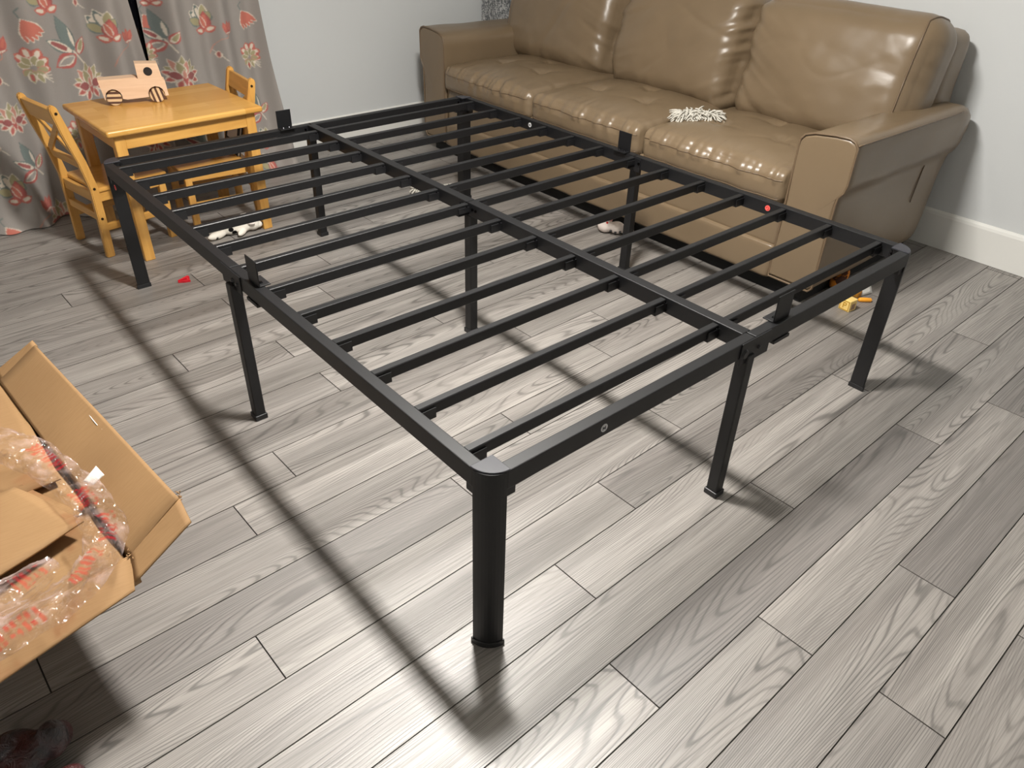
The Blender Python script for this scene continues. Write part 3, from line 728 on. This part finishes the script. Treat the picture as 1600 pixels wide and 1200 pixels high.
def m_trio(I, X, Z, x, z, s):
    for a, L, f, o in ((2.3, .105, TEAL, CREAM), (1.9, .115, TEAL, CREAM), (1.45, .105, OLIVE, CREAM), (2.7, .085, OLIVE, TEAL), (1.05, .08, OLIVE, TEAL)): petal(I, X, Z, x, z, a, L*s, .027*s, f, o, .25, 1.25, CREAM if f is TEAL else None)
    petal(I, X, Z, x+.006*s, z-.03*s, 1.5, .1*s, .033*s, RED, DRED, .15, .8, CORAL); petal(I, X, Z, x+.012*s, z-.02*s, 1.9, .075*s, .015*s, CORAL, CREAM, .2)
    for a in (2.9, .5): petal(I, X, Z, x+.006*s, z-.035*s, a, .058*s, .02*s, CORAL, RED, .25, .9, CREAM)
def m_tulip(I, X, Z, x, z, s):
    for a in (2.05, 1.57, 1.1): petal(I, X, Z, x, z, a, .07*s, .019*s, RED, CORAL, .2, .7, CORAL)
    petal(I, X, Z, x-.025*s, z-.002*s, .1, .055*s, .008*s, CREAM, RED, .3)
    stem(I, X, Z, [(x, z), (x-.005*s, z-.025*s), (x-.05*s, z-.035*s), (x-.085*s, z-.07*s), (x-.11*s, z-.12*s)], .002*s, PINKC)
def m_bud(I, X, Z, x, z, s):
    for k in range(7): stem(I, X, Z, [(x, z), (x+.035*s*math.cos(.3+k*.42), z+.035*s*math.sin(-1.4+k*.42))], .0016*s, CREAM)
    petal(I, X, Z, x-.01*s, z-.02*s, 1.5, .045*s, .016*s, PINKC, CREAM, .25, 1, DRED)
PRINTS = [(m_bell, 32, 30, 1.0), (m_trio, 70, 8, 1.0), (m_sprig, 122, 86, 1.0), (m_trio, 170, 52, 1.0), (m_tulip, 203, 66, .9), (m_tulip, 8, 86, 1.1), (m_peony, 55, 105, 1.05), (m_lotus, 146, 134, 1.0), (m_bud, 4, 128, 1.),
          (m_bell, 238, 28, .9), (m_sprig, 270, 70, .9), (m_peony, 246, 92, .75), (m_trio, 326, 42, 1.), (m_tulip, 359, 52, .9), (m_lotus, 291, 120, 1.0), (m_bud, 350, 88, .9), (m_bell, 383, 18, .9), (m_peony, 398, 90, .9),
          (m_lotus, 22, 190, .85), (m_sprig, 62, 268, .8), (m_trio, 28, 306, 1.0), (m_tulip, 76, 325, .9), (m_bud, 4, 238, 1.), (m_sprig, 412, 178, .8), (m_trio, 425, 262, .8), (m_bell, 4, 350, .8), (m_trio, 424, 225, .8),
          (m_trio, 245, 3, .8), (m_bud, 128, 8, .8), (m_peony, 130, 215, .9), (m_lotus, 250, 225, .9), (m_sprig, 330, 235, .9), (m_lotus, 100, 340, .8)]
def _cloth(nt, b):
    a = N(nt, 'ShaderNodeAttribute', attribute_name='print'); v = objco(nt)
    wv = noise(nt, mapping(nt, v, (220, 220, 900)), 1, 2); c = mixc(nt, mathn(nt, 'MULTIPLY', wv, .18), a.outputs['Color'], srgb(190, 184, 178))
    Lk(nt, c, b.inputs['Base Color']); bump(nt, b, wv, .25, .001)
    b.inputs['Sheen Weight'].default_value = .1
M_CLOTH = mat('printed_curtain', rough=.9, spec=.15, build=_cloth)
def curtain(x0, x1, yfun, label, flare):
    zs = np.concatenate([np.linspace(.004, 1.05, 420), np.linspace(1.06, 2.03, 60)]); nx = int((x1-x0)/.0026); us = np.linspace(0, 1, nx)
    U, Z = np.meshgrid(us, zs); sp = flare(Z)
    X = x0+(x1-x0)*U+sp*(U-.3)
    Y = yfun(X, U, Z)
    I = np.empty(X.shape+(3,)); I[:] = CB
    I *= (1+.05*fbm(X*3, Z*3, 0, 2, 3))[..., None]
    for fn, px, py, s in PRINTS:
        p = ony(px, py, 1.87 if py < 200 else 1.82); fn(I, X, Z, p[0], p[2], s*(.66 if fn is m_peony else .8))
    pr = random.Random(9)   # the print goes on above and left of the frame
    for gx in np.arange(-1.75, .4, .2):
        for k, gz in enumerate(np.arange(.95, 2.0, .17)):
            fn = (m_trio, m_lotus, m_sprig, m_bell, m_peony)[(k*2+int(gx*10)) % 5]
            xx = gx+(.1 if k % 2 else 0); lim = ony(100, 0, 1.87)[2]+.12
            if gz > lim or xx < -1.2: fn(I, X, Z, xx+pr.uniform(-.02, .02), gz, .95)
    for gz in np.arange(.15, .95, .2):
        for gx in (-1.55, -1.35): (m_trio if gx < -1.4 else m_lotus)(I, X, Z, gx, gz, .95)
    I[1:-1, 1:-1] = (4*I[1:-1, 1:-1]+I[:-2, 1:-1]+I[2:, 1:-1]+I[1:-1, :-2]+I[1:-1, 2:])/8
    nz = len(zs); V = np.stack([X, Y, Z], -1).reshape(-1, 3)
    idx = np.arange(nz*nx).reshape(nz, nx); F = np.stack([idx[:-1, :-1], idx[:-1, 1:], idx[1:, 1:], idx[1:, :-1]], -1).reshape(-1, 4)
    me = bpy.data.meshes.new('cloth'); me.vertices.add(len(V)); me.vertices.foreach_set('co', V.ravel())
    me.loops.add(F.size); me.loops.foreach_set('vertex_index', F.ravel()); me.polygons.add(len(F)); me.polygons.foreach_set('loop_start', np.arange(0, F.size, 4)); me.polygons.foreach_set('use_smooth', np.ones(len(F), bool)); me.update(calc_edges=True)
    at = me.color_attributes.new('print', 'FLOAT_COLOR', 'POINT'); at.data.foreach_set('color', np.concatenate([np.clip(I, 0, 1).reshape(-1, 3), np.ones((len(V), 1))], 1).ravel())
    me.validate()
    return link('curtain', me, M_CLOTH, None, label=label, cat='curtain')
def base_y(Z): return 1.9-.10*np.clip(1-Z/.55, 0, 1)**1.6
def y_left(X, U, Z):
    f = .030*np.sin(X*23+.5+.9*vnoise(X*3, Z*1.2, 1))+.022*np.sin(X*41+1.7)+.012*vnoise(X*9, Z*2.5, 2)
    puddle = np.clip(1-Z/.10, 0, 1)**2*(.02+.03*vnoise(X*7, 0*Z, 4))
    edge = -.03*np.exp(-((1-U)/.02)**2)
    return np.minimum(base_y(Z)+f*(1-.25*Z/2.2)-puddle+edge, 1.985)
def y_right(X, U, Z):
    f = .026*np.sin(X*30+2.2+.6*vnoise(X*3, Z*1.2, 6))+.012*np.sin(X*61)+.008*vnoise(X*9, Z*2.5, 7)
    back = .085*np.exp(-(U/.1)**2)
    return np.minimum(base_y(Z)+.01+f+back-np.clip(1-Z/.10, 0, 1)**2*.03, 1.995)
curtain(-1.75, -.305, y_left, 'grey floral curtain panel behind the toddler chair with its cross back in view', lambda Z: .10*np.clip(1-Z/.9, 0, 1))
curtain(-.232, .262, y_right, 'grey floral curtain panel beside the bare grey wall', lambda Z: .07*np.clip(1-Z/.8, 0, 1)**1.3)
rod = empty('curtain_rod', (-.7, 1.9, 2.05), label='dark metal curtain rod above the floral curtains', cat='curtain rod')
tube('pole', [(-1.85, 1.9, 2.052), (.36, 1.9, 2.052)], .011, M_BLACK, rod, 12)
for x in (-1.87, .38): blob('finial', [((x, 1.9, 2.052), (.022, .022, .022))], M_BLACK, rod, .006)
for x in (-1.8, .3): box('bracket', (x-.008, 1.9, 2.034), (x+.008, WYL, 2.042), M_BLACK, rod, .001)

# leaf-print hanging panel in the corner behind the sofa arm
def _leaf(nt, b):
    v = mapping(nt, objco(nt), (1, 1, .55), (0, .5, 0)); n1 = noise(nt, v, 62, 3, .6, 2.2)
    v2 = mapping(nt, objco(nt), (1, 1, .5), (0, -.6, 0)); n2 = noise(nt, v2, 70, 2, .6, 2.5)
    f = mathn(nt, 'MAXIMUM', n1, n2)
    Lk(nt, ramp(nt, f, [(.535, srgb(104, 106, 108)), (.58, srgb(200, 200, 198))]), b.inputs['Base Color'])
M_LEAF = mat('leaf_print', rough=.85, build=_leaf)
pan = empty('fabric_hanging', (1.82, 2.02, .3), label='white and grey leaf-print fabric hanging in the wall corner behind the sofa', cat='wall hanging')
xs_ = np.linspace(1.657, 1.985, 40); V = []; F = []
for zz in np.linspace(.30, 2.0, 30):
    for x in xs_: V.append((x, 2.016+.004*math.sin(x*40), zz))
for i in range(29):
    for j in range(39): a = i*40+j; F.append((a, a+1, a+41, a+40))
o = link('fabric', pydata(V, F, True), M_LEAF, pan); sm = o.modifiers.new('t', 'SOLIDIFY'); sm.thickness = .003
tube('hanging_rod', [(1.64, 2.02, 2.0), (1.99, 2.02, 2.0)], .007, M_BLACK, pan)

# ------------------------------------------------------------------ carton with open flaps
CT = .30
ctn = empty('cardboard_box', (-1.5, -.2, .232), label='open brown cardboard carton with flaps folded out and plastic wrap inside', cat='cardboard box')
def sheet(name, pts, parent, th=.004, sub=10, wob=.003, seed=0, m=M_CARD, **k):
    """corrugated sheet from a quad (or polygon fan) with slight buckling"""
    a, b, c, d = [np.array(p, float) for p in pts]; V = []; F = []
    nrm = np.cross(b-a, d-a); nrm /= np.linalg.norm(nrm)
    if nrm[2] < 0: nrm = -nrm
    n = sub
    for i in range(n+1):
        for j in range(n+1):
            s, t = i/n, j/n; p = (a*(1-s)+b*s)*(1-t)+(d*(1-s)+c*s)*t
            V.append(p+nrm*wob*float(vnoise(p[0]*9, p[1]*9, p[2]*9, seed)))
    for i in range(n):
        for j in range(n): q = i*(n+1)+j; F.append((q, q+n+1, q+n+2, q+1))
    o = link(name, pydata(V, F, True), m, parent, **k)
    s = o.modifiers.new('t', 'SOLIDIFY'); s.thickness = th; s.offset = -1; return o
nearR = (-1.243, -.640, CT); farR = (-1.300, .235, CT); nearL = (-1.66, -.700, CT); farL = (-1.72, .20, CT)
low = lambda p, z: (p[0], p[1], z)
ZB = .232
sheet('side_panel', [nearR, farR, low(farR, ZB), low(nearR, ZB)], ctn, seed=1); sheet('side_panel', [nearL, farL, low(farL, ZB), low(nearL, ZB)], ctn, seed=2)
sheet('end_panel', [nearR, nearL, low(nearL, ZB), low(nearR, ZB)], ctn, seed=3); sheet('end_panel', [farR, farL, low(farL, ZB), low(farR, ZB)], ctn, seed=4)
sheet('bottom_panel', [low(nearR, ZB+.004), low(farR, ZB+.004), low(farL, ZB+.004), low(nearL, ZB+.004)], ctn, seed=5)
sheet('added_floor_sheet', [(-1.252, -.632, .287), (-1.300, .215, .287), (-1.712, .19, .275), (-1.655, -.69, .275)], ctn, sub=12, wob=.002, seed=16)  # sheet added to lift the interior out of the side panel's shadow
an, af = onz(282, 780, .362), onz(58, 541, .362)
fa = sheet('long_flap', [nearR, farR if False else tuple(onz(0, 596, CT)), tuple(af), tuple(an)], ctn, sub=18, wob=.005, seed=6)
sheet('long_flap_tab', [nearR, tuple(an), tuple(onz(299, 816, .345)), tuple(onz(213, 910, .285))], fa, wob=.002, seed=7)
sheet('long_flap_tab', [tuple(onz(0, 596, CT)), tuple(af), tuple(onz(50, 532, .372)), tuple(onz(-8, 580, CT+.01))], fa, wob=.002, seed=8)
sheet('end_flap', [nearR, nearL, tuple(onz(-190, 1195, .285)), tuple(onz(211, 922, .285))], ctn, sub=14, seed=9)
c1, c2, c3 = onz(24, 766, .322), onz(130, 812, .322), onz(64, 860, .322)
c4 = onz(-150, 1005, .312); c5 = onz(-140, 830, .33)
sheet('inner_flap', [tuple(c1), tuple(c2), tuple(c4), tuple(c5)], ctn, sub=12, wob=.007, seed=10)
sheet('inner_flap', [tuple(onz(34, 756, .305)), tuple(onz(128, 803, .305)), tuple(onz(-40, 900, .30)), tuple(onz(-120, 830, .30))], ctn, sub=12, wob=.008, seed=12)
sheet('inner_flap', [(-1.285, .15, .298), (-1.28, -.36, .298), (-1.52, -.36, .292), (-1.54, .15, .292)], ctn, sub=12, wob=.006, seed=14)
# scuffs where tape was torn off, torn corner
def scuff(pxs, zf, wd=.0012):
    tube('torn_tape_mark', [tuple(onz(px, py, zf)+np.array([0, 0, .004])) for px, py in pxs], wd, M_WHITE, fa, 5)
scuff([(106, 612), (113, 619), (121, 628), (128, 634)], .352); scuff([(136, 645), (147, 660), (153, 667)], .352, .0009); scuff([(160, 673), (170, 682), (178, 690)], .352, .0009); scuff([(243, 752), (253, 764), (262, 770)], .358, .0009)
rr = random.Random(4)
for q in range(7):
    p = onz(281+rr.uniform(-5, 5), 776+rr.uniform(-9, 9), .362); p2 = onz(203+rr.uniform(-6, 6), 868+rr.uniform(-9, 9), CT+.003)
    for r_ in (p, p2): tube('torn_edge', [tuple(r_), tuple(r_+np.array([rr.uniform(-.005, .005), rr.uniform(-.005, .005), rr.uniform(0, .004)]))], .0011, M_CARD, fa, 5)
# unseen low box added as support, extended to darken the floor beneath
lc = empty('added_support_box', (-1.55, .0, 0), label='unseen low brown box added under the open carton to hold it and deepen its shade', cat='cardboard box')
box('body', (-1.74, -.40, 0), (-1.30, .22, ZB-.002), M_CARD, lc, .003); box('tape', (-1.56, -.402, ZB-.0025), (-1.50, .222, ZB-.0015), M_CARDEDGE, lc, 0)

# plastic wrap
def _film(nt, b):
    out = nt.nodes['Material Output']; v = objco(nt)
    a = N(nt, 'ShaderNodeAttribute', attribute_name='ink').outputs['Fac']
    vv = N(nt, 'ShaderNodeTexVoronoi'); vv.inputs['Scale'].default_value = 46; nz_ = N(nt, 'ShaderNodeTexNoise'); nz_.inputs['Scale'].default_value = 14; Lk(nt, v, nz_.inputs['Vector']); vm = N(nt, 'ShaderNodeVectorMath', operation='MULTIPLY_ADD'); Lk(nt, nz_.outputs['Color'], vm.inputs[0]); vm.inputs[1].default_value = (.08, .08, .08); Lk(nt, v, vm.inputs[2]); Lk(nt, vm.outputs[0], vv.inputs['Vector'])
    h = mathn(nt, 'ADD', mathn(nt, 'MULTIPLY', vv.outputs['Distance'], 1.2), mathn(nt, 'MULTIPLY', noise(nt, v, 30, 3, .6, 1.), .6))
    bp_ = N(nt, 'ShaderNodeBump'); bp_.inputs['Strength'].default_value = 1.0; bp_.inputs['Distance'].default_value = .02; Lk(nt, h, bp_.inputs['Height'])
    tr_ = N(nt, 'ShaderNodeBsdfTransparent'); tr_.inputs[0].default_value = (1, .985, .98, 1)
    gl = N(nt, 'ShaderNodeBsdfGlossy'); gl.inputs['Roughness'].default_value = .13; Lk(nt, bp_.outputs[0], gl.inputs['Normal'])
    df = N(nt, 'ShaderNodeBsdfDiffuse'); df.inputs[0].default_value = srgb(246, 222, 218)
    tl = N(nt, 'ShaderNodeBsdfTranslucent'); tl.inputs[0].default_value = srgb(250, 230, 226); hz = N(nt, 'ShaderNodeMixShader'); hz.inputs[0].default_value = .5; Lk(nt, df.outputs[0], hz.inputs[1]); Lk(nt, tl.outputs[0], hz.inputs[2])
    fr = N(nt, 'ShaderNodeLayerWeight'); fr.inputs[0].default_value = .5; Lk(nt, bp_.outputs[0], fr.inputs['Normal'])
    m1 = N(nt, 'ShaderNodeMixShader'); Lk(nt, mathn(nt, 'ADD', mathn(nt, 'MULTIPLY', mathn(nt, 'POWER', fr.outputs['Facing'], 3.), .15), .085), m1.inputs[0]); Lk(nt, tr_.outputs[0], m1.inputs[1]); Lk(nt, gl.outputs[0], m1.inputs[2])
    m2 = N(nt, 'ShaderNodeMixShader'); Lk(nt, ramp(nt, noise(nt, v, 26, 3), [(.45, (.02, .02, .02, 1)), (.66, (.34, .34, .34, 1))]), m2.inputs[0]); Lk(nt, m1.outputs[0], m2.inputs[1]); Lk(nt, hz.outputs[0], m2.inputs[2])
    ink = N(nt, 'ShaderNodeBsdfDiffuse'); ink.inputs[0].default_value = srgb(206, 58, 66)
    m3 = N(nt, 'ShaderNodeMixShader'); ti = N(nt, 'ShaderNodeBsdfTransparent'); ti.inputs[0].default_value = (1, .74, .72, 1); mi = N(nt, 'ShaderNodeMixShader'); mi.inputs[0].default_value = .34; Lk(nt, ti.outputs[0], mi.inputs[1]); Lk(nt, ink.outputs[0], mi.inputs[2]); Lk(nt, mathn(nt, 'MULTIPLY', a, .9), m3.inputs[0]); Lk(nt, m2.outputs[0], m3.inputs[1]); Lk(nt, mi.outputs[0], m3.inputs[2])
    Lk(nt, m3.outputs[0], out.inputs[0])
M_FILM = mat('plastic_film', build=_film)
def film(name, pts, widths, hgt, inks, label, seed):
    P = np.array(pts); t = np.r_[0, np.cumsum(np.linalg.norm(np.diff(P, axis=0), axis=1))]; n = int(t[-1]/.003); ts = np.linspace(0, t[-1], n)
    C = np.stack([np.interp(ts, t, P[:, k]) for k in range(3)], 1); Wd = np.interp(ts, t, widths)
    for _ in range(14): C[1:-1] = (C[:-2]+2*C[1:-1]+C[2:])/4
    T = np.gradient(C, axis=0); T /= np.linalg.norm(T, axis=1, keepdims=True); Sd = np.cross(T, [0, 0, 1]); Sd /= np.linalg.norm(Sd, axis=1, keepdims=True)
    m = 34; V = []; K = []
    for i in range(n):
        for j in range(m):
            a = PI*(-.06+1.12*j/(m-1)); ex = math.copysign(abs(math.cos(a))**.8, math.cos(a)); ez = math.sin(a)
            sn = float(ts[i]); f1 = float(vnoise(sn*26, ex*2.2, ez, seed)); f2 = float(1-abs(vnoise(sn*48+ex*4, ex*5-sn*14, ez, seed+3))*2)
            end = .25+.75*math.sin(PI*min(1, max(0, .08+.84*i/(n-1))))**.35
            w_ = Wd[i]*(1+.16*f1)*end
            V.append(C[i]+Sd[i]*(ex*w_)+np.array([0, 0, ez*hgt*(1+.3*f1)+(.006*f2 if ez > 0 else .001*f2)]))
            kk = 0
            for s0, s1, x0, x1 in inks:
                if s0 < sn/t[-1] < s1 and x0 < ex < x1 and ez > 0 and math.sin(sn*2*PI/.0105) > -.2 and vnoise(sn*60, ex*6, 0, seed+9) > -.35: kk = 1
            K.append(kk)
    F = [(i*m+j, i*m+j+1, (i+1)*m+j+1, (i+1)*m+j) for i in range(n-1) for j in range(m-1)]
    me = pydata(V, F, True); at = me.attributes.new('ink', 'FLOAT', 'POINT'); at.data.foreach_set('value', np.array(K, float))
    return link(name, me, M_FILM, None, label=label, cat='plastic wrap')
fz = .345
film('plastic_wrap', [onz(-60, 690, fz), onz(0, 695, fz), onz(50, 712, fz), onz(100, 745, fz), onz(145, 785, fz), onz(166, 825, fz), onz(162, 868, fz), onz(132, 912, fz), onz(80, 950, fz), onz(20, 990, fz), onz(-60, 1040, fz)],
     [.05, .05, .042, .034, .034, .034, .034, .032, .04, .044, .04], .012, [(.2, .34, -.5, .2), (.44, .52, -.3, .7), (.56, .66, -.6, .1), (.68, .78, -.2, .6), (.85, .97, -.7, .2)], 'crumpled clear plastic wrap with red print looping over the open carton', 2)
film('plastic_wrap', [onz(84, 880, .352), onz(60, 900, .352), onz(25, 925, .352), onz(-40, 960, .352)], [.018, .03, .036, .036], .008, [(.15, .55, -.6, .5)], 'short clump of clear plastic wrap with red print over the inner carton flap', 5)
# white scrap on the flap
sheet('paper_scrap', [tuple(onz(130, 752, .345)), tuple(onz(150, 728, .362)), tuple(onz(163, 742, .358)), tuple(onz(146, 758, .342))], None, th=.0008, sub=8, wob=.006, seed=21, m=M_WHITE, label='small torn white scrap on the open carton flap', cat='paper scrap')
# dark crumpled bag on the floor in the carton's shade
bg = []
rg = random.Random(8)
for q in range(26): bg.append(((-1.50+rg.uniform(-.1, .05), -.72+rg.uniform(-.12, .05), .03+rg.uniform(0, .03)), (rg.uniform(.02, .045), rg.uniform(.02, .045), rg.uniform(.02, .03)), rg.uniform(0, 3)))
def _bag(nt, b):
    v = objco(nt); Lk(nt, ramp(nt, noise(nt, v, 16, 3), [(.4, srgb(58, 56, 58)), (.6, srgb(70, 34, 34))]), b.inputs['Base Color']); bump(nt, b, noise(nt, v, 40, 4, .6, 1.5), .8, .01)
blob('packing_wrap', bg, mat('dark_wrap', rough=.35, build=_bag), voxel=.006, smooth=2, label='dark crumpled packing wrap on the floor in the shade of the open carton', cat='packing wrap')

# ------------------------------------------------------------------ small toys on the floor
# spotted plush dog lying under the bed's far side by the table leg
p0 = np.array([-.285, 1.238]); dr = np.array([.985, -.17]); sd = np.array([.17, .985])
def at(a, b, z): q = p0+dr*a+sd*b; return (q[0], q[1], z)
rz_ = math.atan2(dr[1], dr[0])
dog = empty('plush_dog', (*p0, 0), label='white plush dog with black spots lying beside the play table leg', cat='plush toy')
bo = blob('body', [(at(0, 0, .03), (.06, .033, .03), rz_), (at(.04, 0, .031), (.04, .034, .03), rz_), (at(.082, -.004, .032), (.03, .027, .027), rz_), (at(.106, -.008, .026), (.016, .014, .014), rz_),
              (at(-.07, -.03, .018), (.042, .016, .016), rz_+.35), (at(-.075, .025, .018), (.042, .016, .016), rz_-.3), (at(-.03, .05, .02), (.03, .014, .014), rz_-1.2), (at(.03, -.035, .016), (.034, .013, .013), rz_+.9), (at(.03, .036, .016), (.034, .013, .013), rz_-.9)], M_SPOT, dog, .0035, 5)
blob('ear', [(at(.075, .022, .05), (.022, .011, .007), rz_+.4)], M_SINK, dog, .002); blob('ear', [(at(.07, -.03, .045), (.02, .01, .007), rz_-.6)], M_PLUSHW, dog, .002)
disc('nose', at(.121, -.01, .03), (dr[0], dr[1], .3), .005, .004, M_SINK, dog, 12, .4)
bm = bmesh.new(); bm_box(bm, (-.012, -.0006, 0), (.012, .0006, .022), 0); M = Matrix.Translation(at(.055, .03, .052)) @ Matrix.Rotation(.5, 4, 'X')
for v in bm.verts: v.co = M @ v.co
link('tag', from_bm(bm), M_WHITE, dog)
# white plush by the sofa
q0 = onz(945, 362)
d2 = empty('plush_animal', tuple(q0), label='small white plush animal with dark spots lying against the sofa front', cat='plush toy')
e1 = np.array([.55, -.83, 0])
bo = [(q0+np.array([0, 0, .028]), (.034, .034, .028)), (q0+e1*.05+np.array([.0, 0, .026]), (.036, .03, .026), -.98), (q0+e1*.095+np.array([0, 0, .02]), (.03, .02, .018), -.98), (q0+np.array([-.012, .03, .05]), (.011, .011, .016))]
blob('body', [(tuple(e[0]), *e[1:]) for e in bo], M_SPOT if False else M_PLUSHW, d2, .003, 4)
for a, z in ((.03, .02), (.05, .015), (.07, .02)): blob('spot', [(tuple(q0+e1*a+np.array([-.026, -.017, z])), (.006, .006, .005))], M_SINK, d2, .0015, 2)
blob('ear', [(tuple(q0+np.array([.018, -.01, .056])), (.012, .009, .012))], M_PINK, d2, .002, 2); disc('eye', tuple(q0+np.array([-.012, -.02, .05])), (-.4, -.8, .3), .005, .004, M_SRING, d2, 12, .3)
# small white shaggy toy under the bed
a_, b_ = onz(648, 303), onz(712, 300)
shaggy('cotton_rope_toy', (a_[0], a_[1], .0), (b_[0]-.02, b_[1]+.02, .0), .03, 160, .026, M_COTTON, 'white cotton rope toy on the floor under the bed center beam', 'rope toy', .04, 6)
# red hair clip
k0 = onz(288, 440); hc = empty('hair_clip', tuple(k0), label='tiny red plastic clip on the floor beside the bed leg', cat='clip')
prism('jaw', [(k0[0]-.022, k0[1]+.0), (k0[0]+.018, k0[1]-.004), (k0[0]+.018, k0[1]-.016), (k0[0]-.0, k0[1]-.012)], 0, .008, M_RED, hc, .001)
prism('jaw', [(k0[0]-.022, k0[1]+.001), (k0[0]+.022, k0[1]+.02), (k0[0]+.024, k0[1]+.008), (k0[0]+.0, k0[1]+.003)], 0, .012, M_RED, hc, .001)
tube('spring', [(k0[0]+.012, k0[1]-.004, .006), (k0[0]+.014, k0[1]+.009, .008)], .003, M_RED, hc)
# letter block
b0 = onz(1327, 487); bl = empty('letter_block', (b0[0]+.012, b0[1]+.018, 0), math.radians(-95), label='yellow wooden alphabet block with the letter P beside the sofa arm', cat='toy block')
bs = .043
bm = bmesh.new(); bm_box(bm, (-bs/2, -bs/2, 0), (bs/2, bs/2, bs), .0025, 2); link('cube', from_bm(bm), M_BLOCK, bl, True)
me = text_mesh('P', .032); me.transform(Matrix.Translation((-.0, -bs/2-.0005, bs/2-.001)) @ Matrix.Rotation(PI/2, 4, 'X')); o = link('letter', me, M_BLOCKY, bl, True)
bm = bmesh.new()
for lo, hi in (((-.018, -bs/2-.0006, .0035), (.018, -bs/2, .006)), ((-.018, -bs/2-.0006, .037), (.018, -bs/2, .0395)), ((-.018, -bs/2-.0006, .0035), (-.0155, -bs/2, .0395)), ((.0155, -bs/2-.0006, .0035), (.018, -bs/2, .0395))): bm_box(bm, lo, hi)
link('border', from_bm(bm), M_BLOCKY, bl, True)
bm = bmesh.new(); bm_box(bm, (bs/2, -.011, .007), (bs/2+.0006, .011, .029)); link('picture', from_bm(bm), M_BLOCKP, bl, True)
# orange peg, yellow piece, white card
g0, g1 = onz(1341, 468, .008), onz(1362, 469, .008)
tube('toy_peg', [tuple(g0+(g1-g0)*t) for t in (0, .1, .5, .9, 1)], .0085, M_ORANGE, None, 10, taper=[.55, .95, 1, .95, .55], label='short orange toy peg on the floor behind the letter block', cat='toy peg')
y0 = onz(1338, 463); prism('toy_brick', [(y0[0]-.015, y0[1]-.012), (y0[0]+.015, y0[1]-.012), (y0[0]+.015, y0[1]+.014), (y0[0]-.015, y0[1]+.014)], 0, .024, mat('yellow_brown', srgb(176, 120, 30), .5), None, .004, label='brownish yellow toy piece between the letter block and the sofa', cat='toy piece')
w0 = onz(1352, 460); sheet('paper_card', [(w0[0]-.03, w0[1]-.0, .003), (w0[0]+.03, w0[1]-.012, .003), (w0[0]+.028, w0[1]+.008, .042), (w0[0]-.018, w0[1]+.014, .036)], None, th=.0015, sub=4, wob=.001, seed=3, m=M_WHITE, label='small white folded card standing behind the letter block', cat='card')
t0 = onz(1306, 452)
tg = empty('plush_toy', (t0[0], t0[1], 0), label='orange and dark brown plush toy sitting against the sofa arm side', cat='plush toy')
blob('body', [((t0[0], t0[1], .03), (.04, .028, .03)), ((t0[0]+.02, t0[1]-.004, .06), (.022, .02, .034)), ((t0[0]+.028, t0[1]-.004, .096), (.018, .018, .022)), ((t0[0]-.035, t0[1]-.014, .014), (.026, .013, .013)), ((t0[0]+.03, t0[1]-.03, .012), (.014, .028, .012))], M_TIGER, tg, .003, 4)
blob('ear', [((t0[0]+.022, t0[1]+.008, .118), (.006, .006, .01))], M_SINK, tg, .0015, 2); blob('ear', [((t0[0]+.034, t0[1]-.014, .118), (.006, .006, .01))], M_SINK, tg, .0015, 2)
